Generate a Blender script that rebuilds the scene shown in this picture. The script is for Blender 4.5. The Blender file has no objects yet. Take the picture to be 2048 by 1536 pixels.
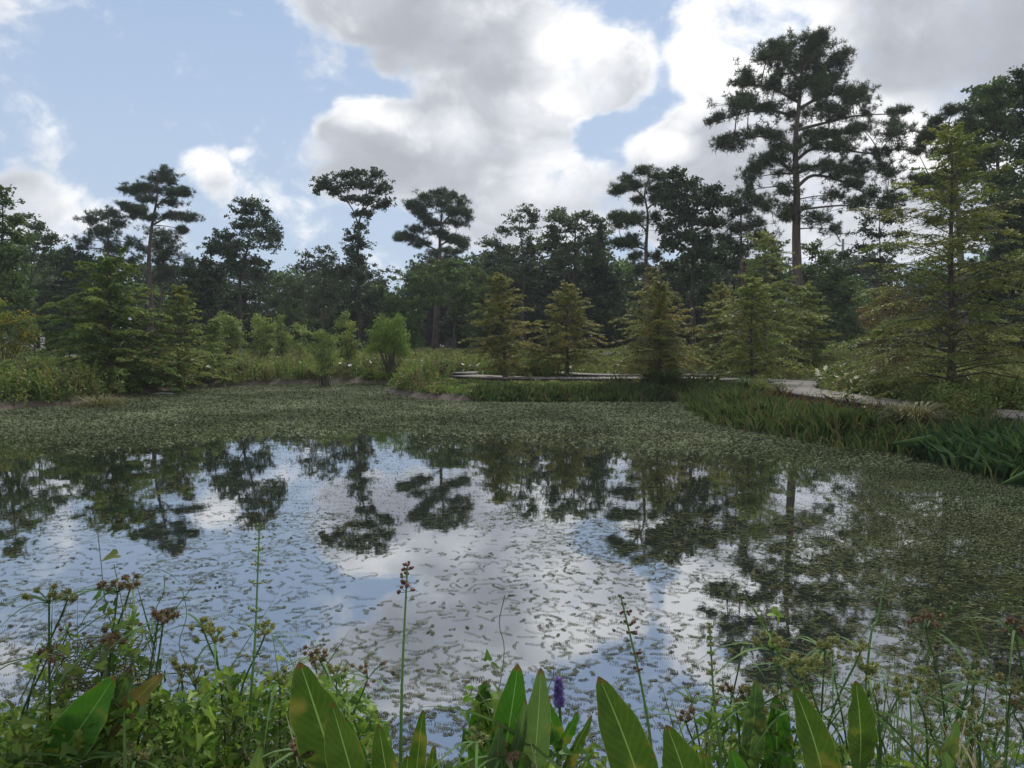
import bpy, math, random
import numpy as np
from math import radians as R, pi, sin, cos
from mathutils import Vector, noise as mnoise

rs = np.random.default_rng(7)
random.seed(7)
C = bpy.context.scene.collection
SC = bpy.context.scene

# ---------------------------------------------------------------- camera
EYE = 1.9
F = 1490.0                      # focal length in pixels of the 2048 px wide photograph
PITCH = math.atan(86 / F)
cam_d = bpy.data.cameras.new('camera'); cam = bpy.data.objects.new('camera', cam_d); C.objects.link(cam)
cam.location = (0, 0, EYE); cam.rotation_euler = (pi / 2 - PITCH, 0, 0)
cam_d.sensor_width = 36; cam_d.lens = 36 * F / 2048
cam_d.clip_start = 0.05; cam_d.clip_end = 3000
SC.camera = cam

def ray(px, py):
    u = (px - 1024) / F; v = -(py - 768) / F
    return np.array([u, cos(PITCH) + v * sin(PITCH), -sin(PITCH) + v * cos(PITCH)])
def at(px, py, Y):
    d = ray(px, py); return np.array([0, 0, EYE]) + d * (Y / d[1])
def azel(px, py):
    d = ray(px, py); d = d / np.linalg.norm(d)
    return math.atan2(d[0], d[1]), math.asin(d[2])

# ---------------------------------------------------------------- sun, sky, exposure
SUN_EL, SUN_AZ = R(50), R(20)          # azimuth measured from +Y towards +X
SC.view_settings.view_transform = 'Standard'; SC.view_settings.look = 'None'
SC.view_settings.exposure = 0.34; SC.view_settings.gamma = 1
sd = bpy.data.lights.new('sun', 'SUN'); sd.energy = 2.5; sd.angle = R(10); sd.color = (1, .96, .9)
so = bpy.data.objects.new('sun', sd); C.objects.link(so)
sdir = Vector((sin(SUN_AZ) * cos(SUN_EL), cos(SUN_AZ) * cos(SUN_EL), sin(SUN_EL)))
so.rotation_euler = sdir.to_track_quat('Z', 'Y').to_euler()

W = bpy.data.worlds.new('World'); SC.world = W; W.use_nodes = True
nt = W.node_tree; nt.nodes.clear()
class NB:
    def __init__(s, nt): s.nt = nt
    def n(s, t, **k):
        x = s.nt.nodes.new(t)
        for a, b in k.items(): setattr(x, a, b)
        return x
    def lk(s, a, b): s.nt.links.new(a, b)
    def m(s, op, a, b=None, c=None, clamp=False):
        x = s.n('ShaderNodeMath', operation=op); x.use_clamp = clamp
        for i, q in enumerate((a, b, c)):
            if q is None: continue
            if isinstance(q, (int, float)): x.inputs[i].default_value = q
            else: s.lk(q, x.inputs[i])
        return x.outputs[0]
    def ss(s, v, lo, hi, a=0., b=1.):
        x = s.n('ShaderNodeMapRange', interpolation_type='SMOOTHSTEP')
        s.lk(v, x.inputs[0])
        for i, q in zip((1, 2, 3, 4), (lo, hi, a, b)): x.inputs[i].default_value = q
        return x.outputs[0]
    def mixc(s, f, a, b, bt='MIX'):
        x = s.n('ShaderNodeMix', data_type='RGBA', blend_type=bt)
        for i, q in ((0, f), (6, a), (7, b)):
            if isinstance(q, (int, float)): x.inputs[i].default_value = q
            elif isinstance(q, tuple): x.inputs[i].default_value = (*q, 1)[:4]
            else: s.lk(q, x.inputs[i])
        return x.outputs[2]
    def noise(s, vec, sc, det=4, rough=.5, dist=0., dims='3D'):
        x = s.n('ShaderNodeTexNoise', noise_dimensions=dims)
        x.inputs['Scale'].default_value = sc; x.inputs['Detail'].default_value = det
        x.inputs['Roughness'].default_value = rough; x.inputs['Distortion'].default_value = dist
        if vec is not None: s.lk(vec, x.inputs['Vector'])
        return x
w = NB(nt)
sky = w.n('ShaderNodeTexSky', sky_type='NISHITA'); sky.sun_disc = False
sky.sun_elevation = SUN_EL; sky.sun_rotation = SUN_AZ
sky.air_density = 1.0; sky.dust_density = 0.7; sky.ozone_density = 2.0
tc = w.n('ShaderNodeTexCoord')
sep = w.n('ShaderNodeSeparateXYZ'); w.lk(tc.outputs['Generated'], sep.inputs[0])
az = w.m('ARCTAN2', sep.outputs[0], sep.outputs[1]); el = w.m('ARCSINE', sep.outputs[2])
comb = w.n('ShaderNodeCombineXYZ'); w.lk(az, comb.inputs[0]); w.lk(w.m('MULTIPLY', el, 1.25), comb.inputs[1])
P0 = comb.outputs[0]
def cloudnoise(vec):
    return w.noise(vec, 7.5, 9, .58, .35).outputs[0]
n1 = cloudnoise(P0)
sh = w.n('ShaderNodeVectorMath', operation='ADD'); w.lk(P0, sh.inputs[0]); sh.inputs[1].default_value = (.022, .035, 0)
n2 = cloudnoise(sh.outputs[0])
n3 = w.noise(P0, 2.4, 3, .5).outputs[0]
# slow warp so that cloud masses are not plain ellipses
wn = w.noise(P0, 3.1, 4, .6); ws = w.n('ShaderNodeSeparateColor'); w.lk(wn.outputs[1], ws.inputs[0])
azw = w.m('ADD', az, w.m('MULTIPLY', w.m('SUBTRACT', ws.outputs[0], .5), .10))
elw = w.m('ADD', el, w.m('MULTIPLY', w.m('SUBTRACT', ws.outputs[1], .5), .08))
def blobs(lst, A, E):
    tot = None
    for cx, cy, rx, ry, wt in lst:
        a, e = azel(cx, cy); ra = rx / F; re = ry / F
        qa = w.m('MULTIPLY', w.m('SUBTRACT', A, a), 1 / ra); qe = w.m('MULTIPLY', w.m('SUBTRACT', E, e), 1 / re)
        q = w.m('MULTIPLY_ADD', qa, qa, w.m('MULTIPLY', qe, qe))
        b = w.m('MULTIPLY', w.m('MAXIMUM', w.m('SUBTRACT', 1, q), 0), wt)
        tot = b if tot is None else w.m('ADD', tot, b)
    return tot
CL = [(700, -40, 190, 110, 1.2), (900, 40, 230, 130, 1.3), (1120, 120, 190, 125, 1.3), (1210, 165, 110, 75, 1.2),
      (1090, 235, 100, 90, 1.2), (930, 250, 170, 90, 1.2), (735, 255, 115, 60, 1.2), (800, 330, 230, 90, 1.3),
      (1010, 340, 180, 100, 1.3), (1170, 390, 140, 70, 1.1), (740, 385, 140, 50, .9), (1050, 450, 300, 70, .9),
      (760, 130, 50, 30, .35),
      (1480, 60, 150, 120, 1.3), (1700, 60, 330, 170, 1.6), (1950, 150, 300, 300, 1.6), (1480, 150, 130, 70, 1.0),
      (1500, 290, 200, 90, 1.3), (1340, 310, 90, 55, 1.1), (1700, 380, 400, 160, 1.4), (1400, 400, 180, 110, 1.1), (1390, 245, 55, 40, .8),
      (425, 330, 60, 42, .72), (450, 365, 40, 40, .5), (500, 320, 22, 18, .5), (130, 415, 130, 75, .75), (30, 400, 90, 70, .6), (110, 318, 40, 20, .2),
      (450, 38, 20, 9, .3), (395, 480, 90, 40, .3), (0, 265, 14, 14, .3)]
WH = [(1190, 140, 150, 100, .75), (1080, 240, 110, 70, .55), (735, 235, 100, 45, 1.0), (1150, 60, 120, 60, .7),
      (1130, 350, 120, 60, .7), (1420, 60, 110, 120, .85), (1440, 165, 130, 60, .7), (1330, 300, 80, 50, 1.1), (1380, 235, 50, 35, 1.0),
      (440, 320, 70, 40, 1.1), (870, 280, 120, 50, .6), (1560, 60, 100, 80, .5), (1760, 250, 130, 55, .7), (150, 400, 100, 60, .4),
      (1900, 330, 140, 60, .6), (1580, 130, 190, 150, .55), (1740, 330, 180, 70, .55), (1360, 90, 50, 60, .5), (900, 30, 80, 40, .45), (1000, 400, 120, 50, .35), (1690, 470, 120, 80, .3)]
GR = [(1010, 160, 130, 40, .3), (780, 60, 190, 90, .65), (1950, 90, 330, 120, .7), (820, 340, 160, 55, .55), (700, 370, 120, 40, .5), (1480, 330, 150, 60, .55), (960, 150, 90, 50, .3)]
dn = blobs(CL, azw, elw)
nf_ = w.noise(P0, 24., 7, .64, .3).outputs[0]
dn = w.m('MINIMUM', w.m('ADD', dn, w.ss(w.m('ABSOLUTE', az), .95, 1.5, 0., .62)), .95)  # extra cloud outside the view, added to brighten and neutralise the sky light
dens = w.m('ADD', dn, w.m('ADD', w.m('MULTIPLY', w.m('SUBTRACT', n1, .5), 2.9), w.m('MULTIPLY', w.m('SUBTRACT', nf_, .5), 1.0)))
alpha = w.ss(dens, .06, .84)
wh = blobs(WH, azw, elw); gr = blobs(GR, azw, elw)
rel = w.m('ADD', w.m('MULTIPLY', w.m('SUBTRACT', n1, n2), 1.15), w.m('MULTIPLY', w.m('SUBTRACT', nf_, .5), .55))
edge = w.ss(dens, .3, 1.15, .36, 0.)
br = w.m('ADD', w.m('ADD', w.m('MULTIPLY', w.m('MINIMUM', wh, 1.0), .45), .42), w.m('ADD', rel, edge))
br = w.m('SUBTRACT', br, w.m('MULTIPLY', gr, .35))
br = w.m('ADD', br, w.m('MULTIPLY', w.m('SUBTRACT', n3, .5), .55))
br = w.ss(br, 0.0, 1.15)
cr = w.n('ShaderNodeValToRGB'); w.lk(br, cr.inputs[0])
e = cr.color_ramp.elements
e[0].position = 0; e[0].color = (.40, .42, .47, 1); e[1].position = 1; e[1].color = (1.05, 1.04, 1.03, 1)
k = e.new(.35); k.color = (.52, .545, .595, 1); k = e.new(.7); k.color = (.76, .775, .81, 1)
bg1 = w.n('ShaderNodeBackground'); bg1.inputs[1].default_value = .085
skc = w.mixc(.6, sky.outputs[0], (2.7, 4.1, 6.9))
hz = w.ss(el, .02, .60, .88, .30)
skc = w.mixc(hz, skc, (5.0, 6.1, 7.6))
w.lk(skc, bg1.inputs[0])
bg2 = w.n('ShaderNodeBackground'); bg2.inputs[1].default_value = .88; w.lk(cr.outputs[0], bg2.inputs[0])
mx = w.n('ShaderNodeMixShader'); w.lk(alpha, mx.inputs[0]); w.lk(bg1.outputs[0], mx.inputs[1]); w.lk(bg2.outputs[0], mx.inputs[2])
wo = w.n('ShaderNodeOutputWorld'); w.lk(mx.outputs[0], wo.inputs[0])

# ---------------------------------------------------------------- materials
def newmat(name):
    m = bpy.data.materials.new(name); m.use_nodes = True; m.node_tree.nodes.clear()
    b = NB(m.node_tree); o = b.n('ShaderNodeOutputMaterial'); return m, b, o
def leafmat(name, cols, trans=.35, rough=.55, spec=.3, vary=.25):
    """cols: colours the leaves really have, picked at random for each leaf through the tint attribute"""
    m, b, o = newmat(name)
    a = b.n('ShaderNodeAttribute', attribute_name='tint')
    r = b.n('ShaderNodeValToRGB'); b.lk(a.outputs['Fac'], r.inputs[0]); el_ = r.color_ramp.elements
    for i, c in enumerate(cols):
        p = i / max(1, len(cols) - 1)
        x = el_[0] if i == 0 else (el_[len(el_) - 1] if i == len(cols) - 1 else el_.new(p))
        x.position = p; x.color = (*c, 1)
    g = b.n('ShaderNodeNewGeometry')
    nz = b.noise(g.outputs['Position'], .9, 3, .6).outputs[0]
    hs = b.n('ShaderNodeHueSaturation'); b.lk(r.outputs[0], hs.inputs['Color'])
    b.lk(b.ss(nz, .3, .7, 1 - vary, 1 + vary), hs.inputs['Value'])
    p = b.n('ShaderNodeBsdfPrincipled'); b.lk(hs.outputs[0], p.inputs['Base Color'])
    p.inputs['Roughness'].default_value = rough; p.inputs['Specular IOR Level'].default_value = spec
    t = b.n('ShaderNodeBsdfTranslucent'); b.lk(b.mixc(.5, hs.outputs[0], (.9, 1, .35), 'MULTIPLY'), t.inputs[0])
    x = b.n('ShaderNodeMixShader'); x.inputs[0].default_value = trans
    b.lk(p.outputs[0], x.inputs[1]); b.lk(t.outputs[0], x.inputs[2]); b.lk(x.outputs[0], o.inputs[0])
    return m
def barkmat(name, c1, c2, sc=6.):
    m, b, o = newmat(name)
    t = b.n('ShaderNodeTexCoord'); mp = b.n('ShaderNodeMapping'); mp.inputs['Scale'].default_value = (1, 1, .25)
    b.lk(t.outputs['Object'], mp.inputs[0])
    nz = b.noise(mp.outputs[0], sc, 6, .7, .4).outputs[0]
    p = b.n('ShaderNodeBsdfPrincipled'); b.lk(b.mixc(b.ss(nz, .35, .65), c1, c2), p.inputs['Base Color'])
    p.inputs['Roughness'].default_value = .9
    bp = b.n('ShaderNodeBump'); bp.inputs['Strength'].default_value = .7; bp.inputs['Distance'].default_value = .03
    b.lk(nz, bp.inputs['Height']); b.lk(bp.outputs[0], p.inputs['Normal']); b.lk(p.outputs[0], o.inputs[0])
    return m
def plain(name, c, rough=.6, metal=0., c2=None, sc=8., em=None, coat=0.):
    m, b, o = newmat(name)
    p = b.n('ShaderNodeBsdfPrincipled'); p.inputs['Roughness'].default_value = rough; p.inputs['Metallic'].default_value = metal
    p.inputs['Coat Weight'].default_value = coat
    if c2 is None: c2 = tuple(x * .75 for x in c)
    t = b.n('ShaderNodeTexCoord'); nz = b.noise(t.outputs['Object'], sc, 5, .65).outputs[0]
    b.lk(b.mixc(b.ss(nz, .35, .7), c, c2), p.inputs['Base Color']); b.lk(p.outputs[0], o.inputs[0])
    return m

L_PINE = leafmat('pine_needles', [(0.037, 0.063, 0.029), (0.061, 0.092, 0.035), (0.090, 0.121, 0.047)], .18, .6, .25)
L_PINE2 = leafmat('pine_needles_far', [(0.040, 0.073, 0.042), (0.059, 0.100, 0.051), (0.082, 0.123, 0.061)], .18, .6, .25)
L_DARK = leafmat('dark_foliage', [(0.028, 0.052, 0.023), (0.045, 0.076, 0.028), (0.067, 0.099, 0.036)], .25)
L_MID = leafmat('green_foliage', [(0.060, 0.113, 0.031), (0.093, 0.158, 0.040), (0.135, 0.202, 0.052)], .32)
L_GREY = leafmat('grey_green_foliage', [(0.062, 0.094, 0.050), (0.094, 0.130, 0.067), (0.132, 0.162, 0.084)], .3)
L_WILLOW = leafmat('olive_foliage', [(0.072, 0.122, 0.030), (0.108, 0.173, 0.036), (0.144, 0.216, 0.054)], .35)
L_CYP = leafmat('cypress_foliage', [(0.134, 0.186, 0.046), (0.215, 0.260, 0.058), (0.305, 0.298, 0.074)], .42)
L_CYPO = leafmat('rusty_cypress_foliage', [(0.164, 0.215, 0.057), (0.259, 0.261, 0.069), (0.340, 0.261, 0.076)], .42)
L_CYPG = leafmat('deep_cypress_foliage', [(0.085, 0.154, 0.035), (0.141, 0.213, 0.044), (0.246, 0.270, 0.056)], .42)
L_CYPX = leafmat('dull_cypress_foliage', [(0.162, 0.181, 0.073), (0.211, 0.225, 0.073), (0.275, 0.225, 0.089)], .35)
L_BRIGHT = leafmat('bright_green_foliage', [(0.125, 0.207, 0.037), (0.187, 0.274, 0.052), (0.248, 0.321, 0.072)], .45)
L_SHRUB = leafmat('shrub_foliage', [(0.145, 0.221, 0.055), (0.228, 0.290, 0.078), (0.331, 0.358, 0.117)], .38)
L_RED = leafmat('reddish_foliage', [(0.135, 0.091, 0.042), (0.180, 0.105, 0.048), (0.150, 0.168, 0.048)], .3)
L_YEL = leafmat('yellowing_foliage', [(0.098, 0.156, 0.033), (0.196, 0.234, 0.039), (0.420, 0.325, 0.044)], .4)
BK_PINE = barkmat('pine_bark', (.075, .055, .045), (.16, .125, .105))
BK_DARK = barkmat('dark_bark', (.035, .028, .022), (.085, .07, .058))
BK_CYP = barkmat('cypress_bark', (.055, .042, .034), (.13, .105, .085), 14.)

# ---------------------------------------------------------------- mesh collector
class Acc:
    def __init__(s): s.V = []; s.F = []; s.T = []; s.M = []; s.U = []; s.n = 0
    def add(s, V, Fc, tint=.5, mat=0, uv=None):
        V = np.asarray(V, float).reshape(-1, 3); Fc = np.asarray(Fc, int)
        if len(Fc) == 0: return
        s.F.append(Fc + s.n); s.V.append(V); s.n += len(V)
        s.T.append(np.broadcast_to(np.asarray(tint, float), (len(V),)) if np.ndim(tint) else np.full(len(V), float(tint)))
        s.M.append(np.broadcast_to(np.asarray(mat, int), (len(Fc),)))
        s.U.append(np.zeros((len(V), 2)) if uv is None else np.asarray(uv, float))
    def build(s, name, mats, parent=None, origin=None, smooth=False):
        me = bpy.data.meshes.new(name)
        if s.V:
            V = np.concatenate(s.V)
            if origin is not None: V = V - np.asarray(origin)
            loops = np.concatenate([f.ravel() for f in s.F]); sizes = np.concatenate([np.full(len(f), f.shape[1]) for f in s.F])
            me.vertices.add(len(V)); me.vertices.foreach_set('co', V.ravel())
            me.loops.add(len(loops)); me.loops.foreach_set('vertex_index', loops)
            me.polygons.add(len(sizes)); st = np.concatenate([[0], np.cumsum(sizes)[:-1]])
            me.polygons.foreach_set('loop_start', st); me.polygons.foreach_set('loop_total', sizes)
            me.polygons.foreach_set('material_index', np.concatenate(s.M).astype(int))
            if smooth: me.polygons.foreach_set('use_smooth', np.ones(len(sizes), bool))
            me.update(calc_edges=True)
            at_ = me.attributes.new('tint', 'FLOAT', 'POINT'); at_.data.foreach_set('value', np.concatenate(s.T))
            uv = me.uv_layers.new(name='UVMap'); uv.data.foreach_set('uv', np.concatenate(s.U)[loops].ravel())
        for m in (mats if isinstance(mats, (list, tuple)) else [mats]): me.materials.append(m)
        o = bpy.data.objects.new(name, me); C.objects.link(o)
        if parent is not None: o.parent = parent
        elif origin is not None: o.location = origin
        return o
def unit(v): return v / np.maximum(np.linalg.norm(v, axis=-1, keepdims=True), 1e-9)
def leaves(acc, P, size, aspect=.5, up=0., tint=None, mat=0, axis=None, jit=1.):
    """diamond leaves at P; up>0 turns their faces skyward; axis = preferred long direction"""
    n = len(P)
    if n == 0: return
    d = rs.normal(size=(n, 3)) * jit
    if axis is not None: d = d + axis
    d = unit(d); q = rs.normal(size=(n, 3)); q[:, 2] += up * 2
    s = unit(np.cross(d, q)); sz = np.broadcast_to(size, (n,))[:, None] * .5
    a = aspect
    V = np.stack([P - d * sz, P + s * sz * a, P + d * sz, P - s * sz * a], 1).reshape(-1, 3)
    Fc = np.arange(4 * n).reshape(n, 4)
    t = rs.random(n) if tint is None else np.clip(np.broadcast_to(tint, (n,)) + rs.normal(size=n) * .12, 0, 1)
    acc.add(V, Fc, np.repeat(t, 4), mat)
def segs(acc, A, B, ra, rb, k=3, tint=.5, mat=0):
    """tapered straight twigs, many at once"""
    A = np.atleast_2d(A); B = np.atleast_2d(B); n = len(A)
    if n == 0: return
    d = unit(B - A); h = np.where(np.abs(d[:, 2:3]) < .9, np.array([[0, 0, 1.]]), np.array([[1., 0, 0]]))
    u = unit(np.cross(d, h)); v = np.cross(d, u)
    ra = np.broadcast_to(ra, (n,)); rb = np.broadcast_to(rb, (n,))
    ang = np.arange(k) * 2 * pi / k
    c = np.cos(ang)[None, :, None] * u[:, None] + np.sin(ang)[None, :, None] * v[:, None]
    V = np.concatenate([A[:, None] + c * ra[:, None, None], B[:, None] + c * rb[:, None, None]], 1).reshape(-1, 3)
    i = np.arange(k); j = (i + 1) % k
    f = np.stack([i, j, j + k, i + k], 1)
    Fc = (f[None] + (np.arange(n) * 2 * k)[:, None, None]).reshape(-1, 4)
    acc.add(V, Fc, tint, mat)
def tube(acc, pts, rad, k=6, mat=0, tint=.5, cap=True):
    pts = np.asarray(pts, float); n = len(pts); rad = np.broadcast_to(rad, (n,))
    T = np.gradient(pts, axis=0); T = unit(T)
    h = np.array([0, 0, 1.]) if abs(T[0][2]) < .9 else np.array([1., 0, 0])
    u = np.cross(T[0], h); u /= np.linalg.norm(u); V = []
    for i in range(n):
        u = u - T[i] * np.dot(u, T[i]); u /= np.linalg.norm(u); v = np.cross(T[i], u)
        a = np.arange(k) * 2 * pi / k
        V.append(pts[i] + (np.cos(a)[:, None] * u + np.sin(a)[:, None] * v) * rad[i])
    V = np.concatenate(V); i = np.arange(k); j = (i + 1) % k
    Fc = np.concatenate([np.stack([i, j, j + k, i + k], 1) + r * k for r in range(n - 1)])
    acc.add(V, Fc, tint, mat)
    if cap:
        acc.add(V[-k:], np.arange(k)[None], tint, mat); acc.add(V[:k], np.arange(k)[::-1][None], tint, mat)
def smooth_path(pts, n=4):
    pts = np.asarray(pts, float)
    if len(pts) < 3:
        t = np.linspace(0, 1, n + 1)[:, None]; return pts[0] * (1 - t) + pts[-1] * t
    out = []; P = np.vstack([2 * pts[0] - pts[1], pts, 2 * pts[-1] - pts[-2]])
    for i in range(1, len(P) - 2):
        for t in np.arange(n) / n:
            a, b, c, d = P[i - 1], P[i], P[i + 1], P[i + 2]
            out.append(.5 * ((2 * b) + (-a + c) * t + (2 * a - 5 * b + 4 * c - d) * t * t + (-a + 3 * b - 3 * c + d) * t ** 3))
    out.append(pts[-1]); return np.array(out)
def box(acc, c, s, rz=0., mat=0, tint=.5, bev=0.):
    c = np.asarray(c, float); s = np.asarray(s, float) / 2
    V = np.array([[x, y, z] for z in (-1, 1) for y in (-1, 1) for x in (-1, 1)]) * s
    cz, sz = cos(rz), sin(rz); V = V @ np.array([[cz, sz, 0], [-sz, cz, 0], [0, 0, 1]]) + c
    Fc = [[0, 2, 3, 1], [4, 5, 7, 6], [0, 1, 5, 4], [2, 6, 7, 3], [0, 4, 6, 2], [1, 3, 7, 5]]
    acc.add(V, Fc, tint, mat)
def tag(o, label=None, cat=None, group=None, kind=None):
    if label: o['label'] = label
    if cat: o['category'] = cat
    if group: o['group'] = group
    if kind: o['kind'] = kind
    return o
def empty(name, loc, label, cat, group=None):
    o = bpy.data.objects.new(name, None); C.objects.link(o); o.location = loc; o.empty_display_size = .2
    return tag(o, label, cat, group)

# ---------------------------------------------------------------- pond outline and ground height
def wl(px, py):      # point of the water level seen at this pixel
    d = ray(px, py); t = -EYE / d[2]; return (d[0] * t, d[1] * t)
SH = [(-26, 14), wl(-160, 828), wl(0, 821), wl(60, 815), wl(130, 812), wl(200, 803), wl(250, 793), wl(300, 785), wl(360, 778.5), wl(430, 774), wl(520, 770),
      wl(640, 767.5), wl(740, 766.5), wl(800, 766), (-4.2, 35.5), (-3.2, 35.2), wl(860, 771), wl(790, 776), wl(768, 782), wl(790, 790), wl(840, 798), wl(930, 803),
      wl(1000, 803), wl(1090, 804), wl(1200, 802), wl(1290, 802), wl(1385, 801), wl(1400, 812), wl(1420, 830), wl(1455, 845), wl(1500, 856),
      wl(1570, 870), wl(1650, 884), wl(1740, 897), wl(1830, 905), wl(1890, 920), wl(1960, 938), wl(2048, 958), (8.2, 8.2), (9.5, 5.5), (9, 3.1),
      (6, 2.5), (4.0, 2.35), (2, 2.15), (0, 2.2), (-1.6, 2.4), (-3.2, 2.5), (-6, 2.8), (-12, 3.2), (-22, 6), (-28, 10)]
SH = np.array(SH)
def sdist(X, Y):
    """signed distance to the shore, positive on land"""
    X = np.asarray(X, float); Y = np.asarray(Y, float); best = np.full(X.shape, 1e9); ins = np.zeros(X.shape, bool)
    for i in range(len(SH)):
        a = SH[i]; b = SH[(i + 1) % len(SH)]; e_ = b - a
        t = np.clip(((X - a[0]) * e_[0] + (Y - a[1]) * e_[1]) / (e_ @ e_), 0, 1)
        best = np.minimum(best, (X - a[0] - t * e_[0]) ** 2 + (Y - a[1] - t * e_[1]) ** 2)
        c = (a[1] > Y) != (b[1] > Y)
        with np.errstate(divide='ignore', invalid='ignore'):
            xi = (b[0] - a[0]) * (Y - a[1]) / (b[1] - a[1]) + a[0]
        ins ^= c & (X < xi)
    s = np.sqrt(best); return np.where(ins, -s, s)
def gz(X, Y):
    d = sdist(X, Y)
    w_ = .03 * np.sin(np.asarray(X) * 1.7 + 1) * np.cos(np.asarray(Y) * 1.3)
    land = .30 * (1 - np.exp(-np.maximum(d, 0) / .35)) + .020 * np.clip(d - 2, 0, 45) + w_ * np.clip(d, 0, 1)
    wat = -.7 * (1 - np.exp(np.minimum(d, 0) / 1.2)) - .02 * (d < 0)
    return np.where(d > 0, land, wat)
def g1(x, y): return float(gz(np.array([x]), np.array([y]))[0])

m, b, o = newmat('meadow_soil')
g = b.n('ShaderNodeNewGeometry'); na = b.noise(g.outputs['Position'], .8, 6, .65).outputs[0]; nb_ = b.noise(g.outputs['Position'], 14, 5, .7).outputs[0]
c = b.mixc(b.ss(na, .4, .6), (.045, .06, .022), (.07, .055, .035)); c = b.mixc(b.ss(nb_, .35, .7), c, (.10, .085, .06))
sp = b.n('ShaderNodeSeparateXYZ'); b.lk(g.outputs['Position'], sp.inputs[0])
c = b.mixc(b.ss(sp.outputs[2], .05, .26), (.10, .075, .055), c)
p = b.n('ShaderNodeBsdfPrincipled'); b.lk(c, p.inputs['Base Color']); p.inputs['Roughness'].default_value = .95
bp = b.n('ShaderNodeBump'); bp.inputs['Strength'].default_value = .6; bp.inputs['Distance'].default_value = .05; b.lk(nb_, bp.inputs['Height']); b.lk(bp.outputs[0], p.inputs['Normal'])
b.lk(p.outputs[0], o.inputs[0]); M_SOIL = m
xs = np.concatenate([-np.geomspace(900, 34, 22), np.linspace(-33, 33, 190), np.geomspace(34, 900, 22)])
ys = np.concatenate([-np.geomspace(300, 4, 12), np.linspace(-3, 42, 150), np.geomspace(43, 900, 40)])
GX, GY = np.meshgrid(xs, ys); GZ = gz(GX, GY)
a = Acc(); nx = len(xs); i, j = np.meshgrid(np.arange(nx - 1), np.arange(len(ys) - 1)); q = (j * nx + i).ravel()
a.add(np.stack([GX, GY, GZ], -1).reshape(-1, 3), np.stack([q, q + 1, q + nx + 1, q + nx], 1))
tag(a.build('ground', M_SOIL, smooth=True), kind='structure')

# water: dark and still, with very faint ripples
m, b, o = newmat('pond_water')
g = b.n('ShaderNodeNewGeometry'); n1_ = b.noise(g.outputs['Position'], 1.1, 3, .5).outputs[0]; n2_ = b.noise(g.outputs['Position'], 22, 2, .5).outputs[0]
bp = b.n('ShaderNodeBump'); bp.inputs['Strength'].default_value = .12; bp.inputs['Distance'].default_value = .012
b.lk(b.m('ADD', n1_, b.m('MULTIPLY', n2_, .06)), bp.inputs['Height'])
gl = b.n('ShaderNodeBsdfGlossy'); gl.inputs['Roughness'].default_value = .012; gl.inputs['Color'].default_value = (.93, .96, 1, 1); b.lk(bp.outputs[0], gl.inputs['Normal'])
df = b.n('ShaderNodeBsdfDiffuse'); df.inputs[0].default_value = (.012, .016, .010, 1)
fr = b.n('ShaderNodeFresnel'); fr.inputs[0].default_value = 1.45; b.lk(bp.outputs[0], fr.inputs['Normal'])
fac = b.m('ADD', b.m('MULTIPLY', fr.outputs[0], .52), .44, clamp=True)
x = b.n('ShaderNodeMixShader'); b.lk(fac, x.inputs[0]); b.lk(df.outputs[0], x.inputs[1]); b.lk(gl.outputs[0], x.inputs[2]); b.lk(x.outputs[0], o.inputs[0])
M_WATER = m
a = Acc()
xs = np.linspace(-30, 14, 45); ys = np.linspace(1.8, 38, 37); GX, GY = np.meshgrid(xs, ys); nx = len(xs)
i, j = np.meshgrid(np.arange(nx - 1), np.arange(len(ys) - 1)); q = (j * nx + i).ravel()
a.add(np.stack([GX, GY, GX * 0], -1).reshape(-1, 3), np.stack([q, q + 1, q + nx + 1, q + nx], 1))
tag(a.build('pond_water', M_WATER), kind='structure')
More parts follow.
